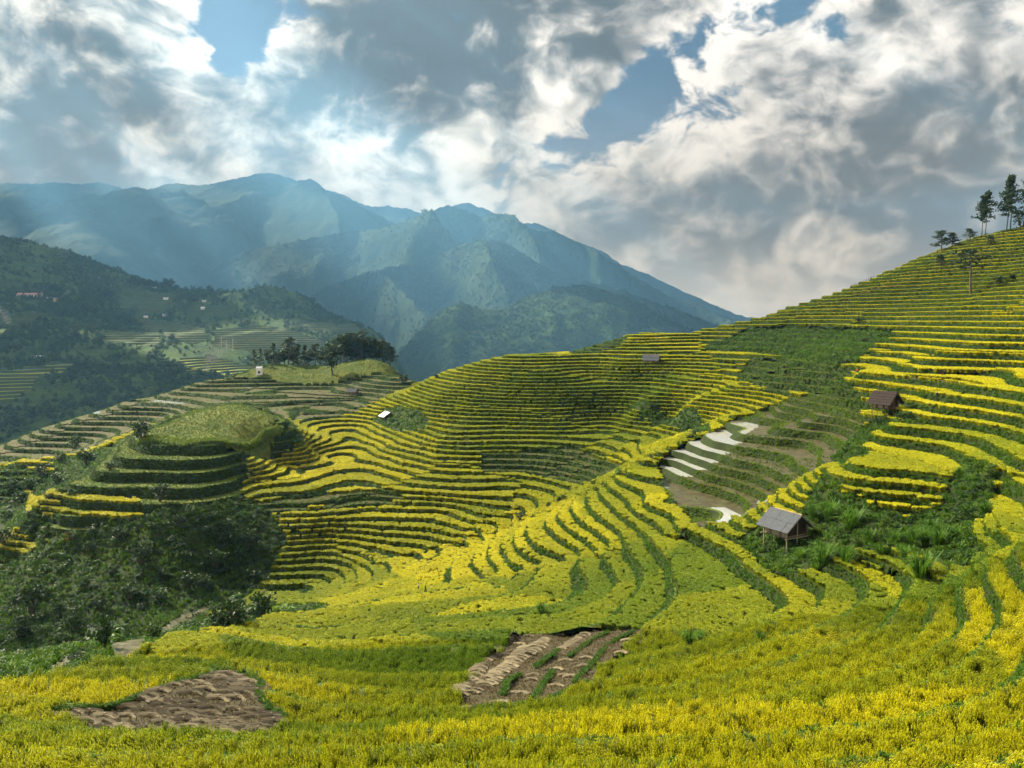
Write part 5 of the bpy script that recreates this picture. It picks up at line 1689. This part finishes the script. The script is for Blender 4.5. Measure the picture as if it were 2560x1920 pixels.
# ---- people: one continuous skinned body each
def person_mesh(pose, shirt, legs):
    J = {'pelvis': (0, 0, .92), 'waist': (0, 0, 1.08), 'chest': (0, 0, 1.30), 'neck': (0, 0, 1.46), 'head': (0, 0.02, 1.56), 'crown': (0, 0.01, 1.68),
         'shl': (-.17, 0, 1.38), 'ell': (-.24, .03, 1.12), 'wrl': (-.22, .12, .90), 'hal': (-.21, .17, .82), 'shr': (.17, 0, 1.38), 'elr': (.24, .03, 1.12), 'wrr': (.22, .12, .90), 'har': (.21, .17, .82),
         'hil': (-.10, 0, .88), 'knl': (-.11, .03, .50), 'anl': (-.11, -.01, .09), 'tol': (-.12, .15, .03), 'hir': (.10, 0, .88), 'knr': (.11, .03, .50), 'anr': (.11, -.01, .09), 'tor': (.12, .15, .03)}
    R_ = {'pelvis': .15, 'waist': .125, 'chest': .155, 'neck': .06, 'head': .10, 'crown': .085, 'shl': .07, 'ell': .05, 'wrl': .035, 'hal': .04, 'shr': .07, 'elr': .05, 'wrr': .035, 'har': .04,
          'hil': .095, 'knl': .065, 'anl': .045, 'tol': .04, 'hir': .095, 'knr': .065, 'anr': .045, 'tor': .04}
    J = {k: Vector(v) for k, v in J.items()}
    if pose == 'stoop':
        c = J['pelvis'].copy()
        for k in ('waist', 'chest', 'neck', 'head', 'crown', 'shl', 'ell', 'wrl', 'hal', 'shr', 'elr', 'wrr', 'har'):
            J[k] = c + Matrix.Rotation(-.9, 3, 'X') @ (J[k] - c)
        for k in ('ell', 'wrl', 'hal', 'elr', 'wrr', 'har'):
            J[k].z -= .12
            J[k].y += .10
    if pose == 'walk':
        J['knl'] += Vector((0, .16, .02)); J['anl'] += Vector((0, .22, .0)); J['tol'] += Vector((0, .22, 0))
        J['knr'] += Vector((0, -.02, 0)); J['anr'] += Vector((0, -.25, .06)); J['tor'] += Vector((0, -.22, .0))
        J['wrl'] += Vector((0, -.2, 0)); J['hal'] += Vector((0, -.25, 0)); J['wrr'] += Vector((0, .12, .05)); J['har'] += Vector((0, .15, .06))
    if pose == 'arms':
        J['ell'] = Vector((-.30, .16, 1.22)); J['wrl'] = Vector((-.12, .30, 1.40)); J['hal'] = Vector((-.06, .30, 1.47))
        J['elr'] = Vector((.30, .16, 1.22)); J['wrr'] = Vector((.12, .30, 1.40)); J['har'] = Vector((.06, .30, 1.47))
    names = list(J)
    E = [('pelvis', 'waist'), ('waist', 'chest'), ('chest', 'neck'), ('neck', 'head'), ('head', 'crown'), ('chest', 'shl'), ('shl', 'ell'), ('ell', 'wrl'), ('wrl', 'hal'), ('chest', 'shr'), ('shr', 'elr'), ('elr', 'wrr'), ('wrr', 'har'),
         ('pelvis', 'hil'), ('hil', 'knl'), ('knl', 'anl'), ('anl', 'tol'), ('pelvis', 'hir'), ('hir', 'knr'), ('knr', 'anr'), ('anr', 'tor')]
    me = bpy.data.meshes.new('body')
    me.from_pydata([J[n] for n in names], [(names.index(a), names.index(b)) for a, b in E], [])
    o = bpy.data.objects.new('body', me)
    COL.objects.link(o)
    o.modifiers.new('skin', 'SKIN')
    me.skin_vertices.new() if not me.skin_vertices else None
    sv = me.skin_vertices[0].data
    for i, n in enumerate(names):
        sv[i].radius = (R_[n],) * 2
        sv[i].use_root = n == 'pelvis'
    sb = o.modifiers.new('sub', 'SUBSURF')
    sb.levels = sb.render_levels = 1
    dg = bpy.context.evaluated_depsgraph_get()
    out = bpy.data.meshes.new_from_object(o.evaluated_get(dg))
    bpy.data.objects.remove(o)
    out.name = 'person'
    out.materials.clear()
    for k in (shirt, legs, 'skin', 'hair'):
        out.materials.append(M[k if k in M else 'cloth_' + k])
    key = [(J['head'], .13, 2), (J['crown'], .10, 3), (J['hal'], .07, 2), (J['har'], .07, 2)]
    for f in out.polygons:
        c = f.center
        mi = 0 if (c - J['pelvis']).length < .14 and c.z > J['pelvis'].z + .06 or c.z > J['pelvis'].z + .06 else 1
        if pose == 'stoop' and c.y > .12 and c.z > .55:
            mi = 0
        if (c - J['head']).length < .15 or (c - J['hal']).length < .075 or (c - J['har']).length < .075:
            mi = 2
        if (c - J['crown']).length < .12 and (c - J['crown']).dot(J['crown'] - J['head']) > -.004 or ((c - J['head']).length < .16 and (c - J['head']).y < -.03 and pose != 'stoop'):
            mi = 3
        f.material_index = mi
        f.use_smooth = True
    return out


PM = {}


def person(loc, rz, label, pose='stand', shirt='black', legs='black', group=None, scale=1.0):
    k = (pose, shirt, legs)
    if k not in PM:
        PM[k] = person_mesh(*k)
    o = link('person', PM[k], label=label, category='person', group=group)
    o.location = loc
    o.rotation_euler = (0, 0, rz)
    o.scale = (scale,) * 3
    return o


rr_ = random.Random(3)
for i in range(10):
    u = 849.5 + i * 2.35 + rr_.uniform(-.5, .5)
    x, y = ground(u, 299.3)
    p = Vector((x, y, float(hgt(x, y))))
    person(p + Vector((0, 0, .6)), rr_.uniform(0, 6.28), ORD[i] + ' person from the left in the dark line on the skyline', rr_.choice(['stand', 'walk', 'arms']), rr_.choice(['black', 'navy']), 'black', 'dark people on the skyline', 1.15)
for i, (u, v) in enumerate(((853, 297), (856, 296.5), (859, 297.5), (863, 296), (866, 295.5), (869, 295), (871, 292), (877, 293), (879, 291), (883, 289.5), (888, 290), (891, 289.5), (894, 289), (897, 288.5), (849, 303))):
    p = on(u, v)
    person(p + Vector((0, 0, .35)), rr_.uniform(0, 6.28), rank([853, 856, 859, 863, 866, 869, 871, 877, 879, 883, 888, 891, 894, 897, 849], i) + ' person in red from the left in the hillside crowd', rr_.choice(['stand', 'walk', 'stoop']), 'red', rr_.choice(['black', 'navy']), 'people in red on the hillside', 1.15)
for u, v, pose, sh, lg, rz, lab in ((910.5, 324, 'stand', 'navy', 'black', 2, 'person in dark blue standing on a right-hand terrace edge'), (929.5, 316.5, 'stoop', 'maroon', 'black', 1, 'stooping person in dark red in the right-hand terraces'), (878, 319, 'walk', 'black', 'black', 1, 'dark figure walking on the green slope path'), (902, 318, 'stand', 'navy', 'navy', 1, 'person in blue beside the right-hand terraces'),
                                  (857, 375.5, 'stand', 'orange', 'navy', 3.3, 'person in bright orange shirt on the terrace bank'), (931.6, 384, 'stoop', 'maroon', 'black', 2, 'person in dark red bending over yellow rice behind the middle hut'), (942, 377.5, 'stoop', 'black', 'maroon', 4, 'dark person bending in the yellow rice, upper one'), (937, 401.5, 'stand', 'black', 'black', 3, 'person in black standing right of the middle hut'),
                                  (986, 378, 'stoop', 'black', 'black', 1, 'person in black stooping in the yellow rice at the right'), (425.5, 595, 'walk', 'navy', 'black', 4.5, 'person in dark clothes walking on the ridge path'), (418.5, 592.5, 'stand', 'pale', 'black', 4.5, 'smaller person in pale top ahead on the ridge path'),
                                  (640, 343, 'stoop', 'black', 'black', 2, 'dark person working in the field at the far crest'), (657, 341, 'stoop', 'pale', 'black', 2, 'person in pale top working in the field at the far crest'), (114.5, 419.5, 'stand', 'pale', 'navy', 2, 'tiny person standing in the bare terraces below the left ridge')):
    p = on(u, v)
    person(p + Vector((0, 0, .35)), rz, lab, pose, sh, lg, None, 1.12)


# ---- cut straw
def sheaf_mesh(seed, mat):
    r = random.Random(seed)
    b = MB()
    for i in range(46):
        y = r.uniform(-.13, .13)
        z = r.uniform(.02, .20) * (1 - (y / .16) ** 2 * .6)
        fan = r.uniform(-.32, .32)
        w = r.uniform(.03, .055)
        ln = r.uniform(.85, 1.1)
        b.strip([(-ln * .5, y * 1.2 - fan * .12, z * .75), (0, y * .75, z + .01), (ln * .30, y + fan * .3, z + .0), (ln * .55, y * 1.7 + fan * .9, max(.015, z * .45))], [w * .8, w, w, w * 1.3], (0, .7, .7), 0)
    b.tube((-.03, 0, .09), (.03, 0, .09), .115, .115, 8)
    return b.mesh('straw_sheaf', [M[mat]])


SHEAF = [sheaf_mesh(300 + i, 'straw' if i % 2 else 'straw_b') for i in range(4)]


def sheaf(x, y, rz, label, group, k=1.0):
    o = link('straw_sheaf', SHEAF[rr_.randrange(4)], label=label, category='straw', group=group)
    e = .6
    gx = float(hgt(x + e, y) - hgt(x - e, y)) / (2 * e)
    gy = float(hgt(x, y + e) - hgt(x, y - e)) / (2 * e)
    nrm = Vector((-gx, -gy, 1)).normalized()
    q = Vector((0, 0, 1)).rotation_difference(nrm) @ Euler((0, 0, rz)).to_quaternion()
    o.rotation_mode = 'QUATERNION'
    o.rotation_quaternion = q
    o.location = (x, y, float(hgt(x, y)) + .5 * float(fbm(np.array([x / 4]), np.array([y / 4]), 3, 71)[0]) + .02)
    o.scale = (k * rr_.uniform(.9, 1.2),) * 3


H1 = np.array(HARV1)
n = 0
for row in range(60):
    yy = H1[:, 1].min() + row * 1.15
    if yy > H1[:, 1].max():
        break
    x = H1[:, 0].min() + rr_.uniform(0, 1)
    nj = 0
    while x < H1[:, 0].max():
        yj = yy + .5 * math.sin(x * .45 + row * .6) + rr_.uniform(-.12, .12)
        if inpoly(np.array([x]), np.array([yj]), H1)[0] and rr_.random() < .80 and vnoise(np.array([x / 2.6]), np.array([yj / 1.3]), 8)[0] > .30 and n < 290:
            sheaf(x, yj, .3 + rr_.uniform(-.35, .35), ORD[nj] + ' straw bundle from the left in the ' + ORD[row] + ' row of the left harvested field', 'straw in the left harvested field', 1.75)
            n += 1
            nj += 1
        x += rr_.uniform(1.2, 1.8)


def along(L, stepm):
    q = [on(u, v) for u, v in L]
    out = []
    for a, b in zip(q[:-1], q[1:]):
        m_ = max(1, int((b - a).length / stepm))
        for k in range(m_):
            out.append((a.lerp(b, k / m_), math.atan2(b.y - a.y, b.x - a.x)))
    return out


for nm, L, st, lab in (('a', [(513, 633.5), (500, 643), (487, 660), (474, 676)], .75, 'straw sheaf from the top in the left row of the middle harvested field'), ('e', [(469, 681), (458, 698)], .75, 'straw sheaf in the short lowest-left row of the middle harvested field'), ('b', [(546, 639), (523, 651), (509, 665), (487, 680)], .75, 'straw sheaf from the top in the central row of the middle harvested field'),
                       ('c', [(585, 635), (575, 641), (561, 650)], .75, 'straw sheaf from the top in the right row of the middle harvested field'), ('d', [(543, 644), (520, 660), (500, 676), (480, 690)], 1.5, 'loose straw from the top beside the central straw row')):
    for j_, (p, a) in enumerate(along(L, st)):
        sheaf(p.x + rr_.uniform(-.1, .1), p.y + rr_.uniform(-.1, .1), a + 1.57 + rr_.uniform(-.25, .25), ORD[j_] + ' ' + lab, 'straw row ' + nm, 1.6)
loose = ((860, 520), (900, 540), (1240, 390), (1420, 350), (1460, 360), (1360, 450), (1430, 470), (1230, 550), (1310, 575), (1780, 285), (1840, 300), (1680, 420), (1740, 415), (1140, 665), (1060, 495), (1160, 500), (720, 735), (800, 750), (540, 840), (590, 860), (330, 650), (270, 760), (300, 740), (200, 880), (260, 905), (1900, 190), (1980, 220), (1580, 525), (900, 595), (700, 200), (780, 220), (850, 140), (1180, 105), (600, 340), (680, 300), (450, 640), (380, 690))
for j_, (x, y) in enumerate(loose):
    p = on(448 + x * .094, 624 + y * .094)
    sheaf(p.x, p.y, rr_.uniform(-.6, .6), rank([q_[0] for q_ in loose], j_) + ' scattered straw sheaf from the left on the middle harvested field', 'scattered straw', 1.5)

# grassy bunds across the harvested fields and along their rims
bund = [[(535, 669), (559, 651)], [(569, 658), (589, 644), (611, 631)], [(574, 684), (594, 663), (608, 646), (634, 632)], [(533, 702), (542, 688), (553, 672)], [(503, 697), (507, 684), (521, 676)], [(545, 704), (575, 690), (610, 683), (660, 668)], [(470, 712), (500, 708), (545, 704)],
        [(42, 713), (113, 708), (174, 686), (220, 673.6), (245, 676), (261, 684), (258, 694), (270, 710), (285, 720)]]
P, tone = [], []
bm_ = MB()
for L in bund:
    q = along(L, .5)
    for (a, an), (b_, _) in zip(q[:-1], q[1:]):
        bm_.tube(a + Vector((0, 0, -.05)), b_ + Vector((0, 0, -.05)), .2, .2, 8)
    for p, a in along(L, .16):
        for k in range(3):
            P.append((p.x + rr_.gauss(0, .17), p.y + rr_.gauss(0, .17), p.z + .15))
link('earth_bund', bm_.mesh('earth_bund', [M['riser']]), kind='structure', label='low earth bunds dividing the harvested fields')
P = np.array(P)
k = .34 * rng.uniform(.6, 1.3, len(P))
scatter('grass', 'fresh green grass along the bunds of the harvested fields', 'grass', P, 'tuft', np.c_[k, k, k], upright(len(P), .25), np.clip(rng.normal(.05, .1, len(P)), 0, 1), np.clip(rng.normal(.35, .2, len(P)), 0, 1))
P, i, bc = sample(utri[ucov == 'stubble'], 5.0)
k = .26 * rng.uniform(.6, 1.4, len(P))
scatter('stubble', 'short cut rice stubble on the harvested fields', 'stubble', P, 'stub', np.c_[k, k, k], upright(len(P), .25), np.zeros(len(P)), np.clip(rng.normal(.4, .25, len(P)), 0, 1))


# ---- smoke
def smoke(base, h, lean, w0, w1, label, dens):
    h, lean, w0, w1, dens = h * K2, lean * K2, w0 * K2, w1 * K2, dens / K2
    me = bpy.data.meshes.new('smoke')
    n, rings = 12, 9
    vs, fs = [], []
    for j in range(rings):
        t = j / (rings - 1)
        r = w0 + (w1 - w0) * t ** .8
        cxx, czz = lean * t ** 1.5, h * t
        vs += [(cxx + r * math.cos(2 * math.pi * i / n), r * math.sin(2 * math.pi * i / n), czz) for i in range(n)]
    for j in range(rings - 1):
        fs += [(j * n + i, j * n + (i + 1) % n, (j + 1) * n + (i + 1) % n, (j + 1) * n + i) for i in range(n)]
    fs += [tuple(range(n - 1, -1, -1)), tuple(range((rings - 1) * n, rings * n))]
    me.from_pydata(vs, [], fs)

    def f(g, out):
        tc = g.n('ShaderNodeTexCoord').outputs['Object']
        x, y, z = g.sep(tc)
        t = g.m('DIVIDE', z, h)
        axis = g.m('MULTIPLY', g.m('POWER', g.m('MAXIMUM', t, 0.0), 1.5), lean)
        rad = g.m('ADD', w0 * .95, g.m('MULTIPLY', g.m('POWER', g.m('MAXIMUM', t, 0.0), .8), (w1 - w0) * .95))
        wv = g.v('SUBTRACT', g.noise(tc, 2.2 / w1, 3, out=1), (.5, .5, .5))
        p2 = g.v('ADD', tc, g.v('SCALE', wv, w1 * .5))
        px_, py_, _ = g.sep(p2)
        r = g.m('DIVIDE', g.v('LENGTH', g.comb(g.m('SUBTRACT', px_, axis), py_, 0.0)), rad)
        core = g.ramp(r, .95, .05)
        nz = g.ramp(g.noise(p2, 3.5 / w1, 5, .6), .42, .68)
        fade = g.m('MULTIPLY', g.ramp(t, 1.0, .45), g.ramp(t, 0.0, .05))
        d_ = g.m('MULTIPLY', g.m('MULTIPLY', core, nz), g.m('MULTIPLY', fade, g.m('DIVIDE', dens * w0, rad)))
        v = g.n('ShaderNodeVolumePrincipled')
        v.inputs['Color'].default_value = (.92, .94, .97, 1)
        g.put(v.inputs['Density'], d_)
        g.t.links.new(v.outputs[0], out.inputs['Volume'])
    m = material('smoke', f)
    me.materials.append(m)
    o = link('smoke', me, kind='stuff', label=label, category='smoke')
    o.location = base


p = spot2(205, 372)
smoke(Vector((p.x, p.y, p.z - 2)), 46, 34, 4, 26, 'white smoke rising from the valley behind the left ridge', .5)
p = spot2(10, 327)
smoke(p, 40, -26, 6, 14, 'white smoke drifting from a field fire at the left edge', .3)
p = spot2(62, 300)
smoke(p, 24, 22, 5, 11, 'thin smoke beside the yellow house', .12)
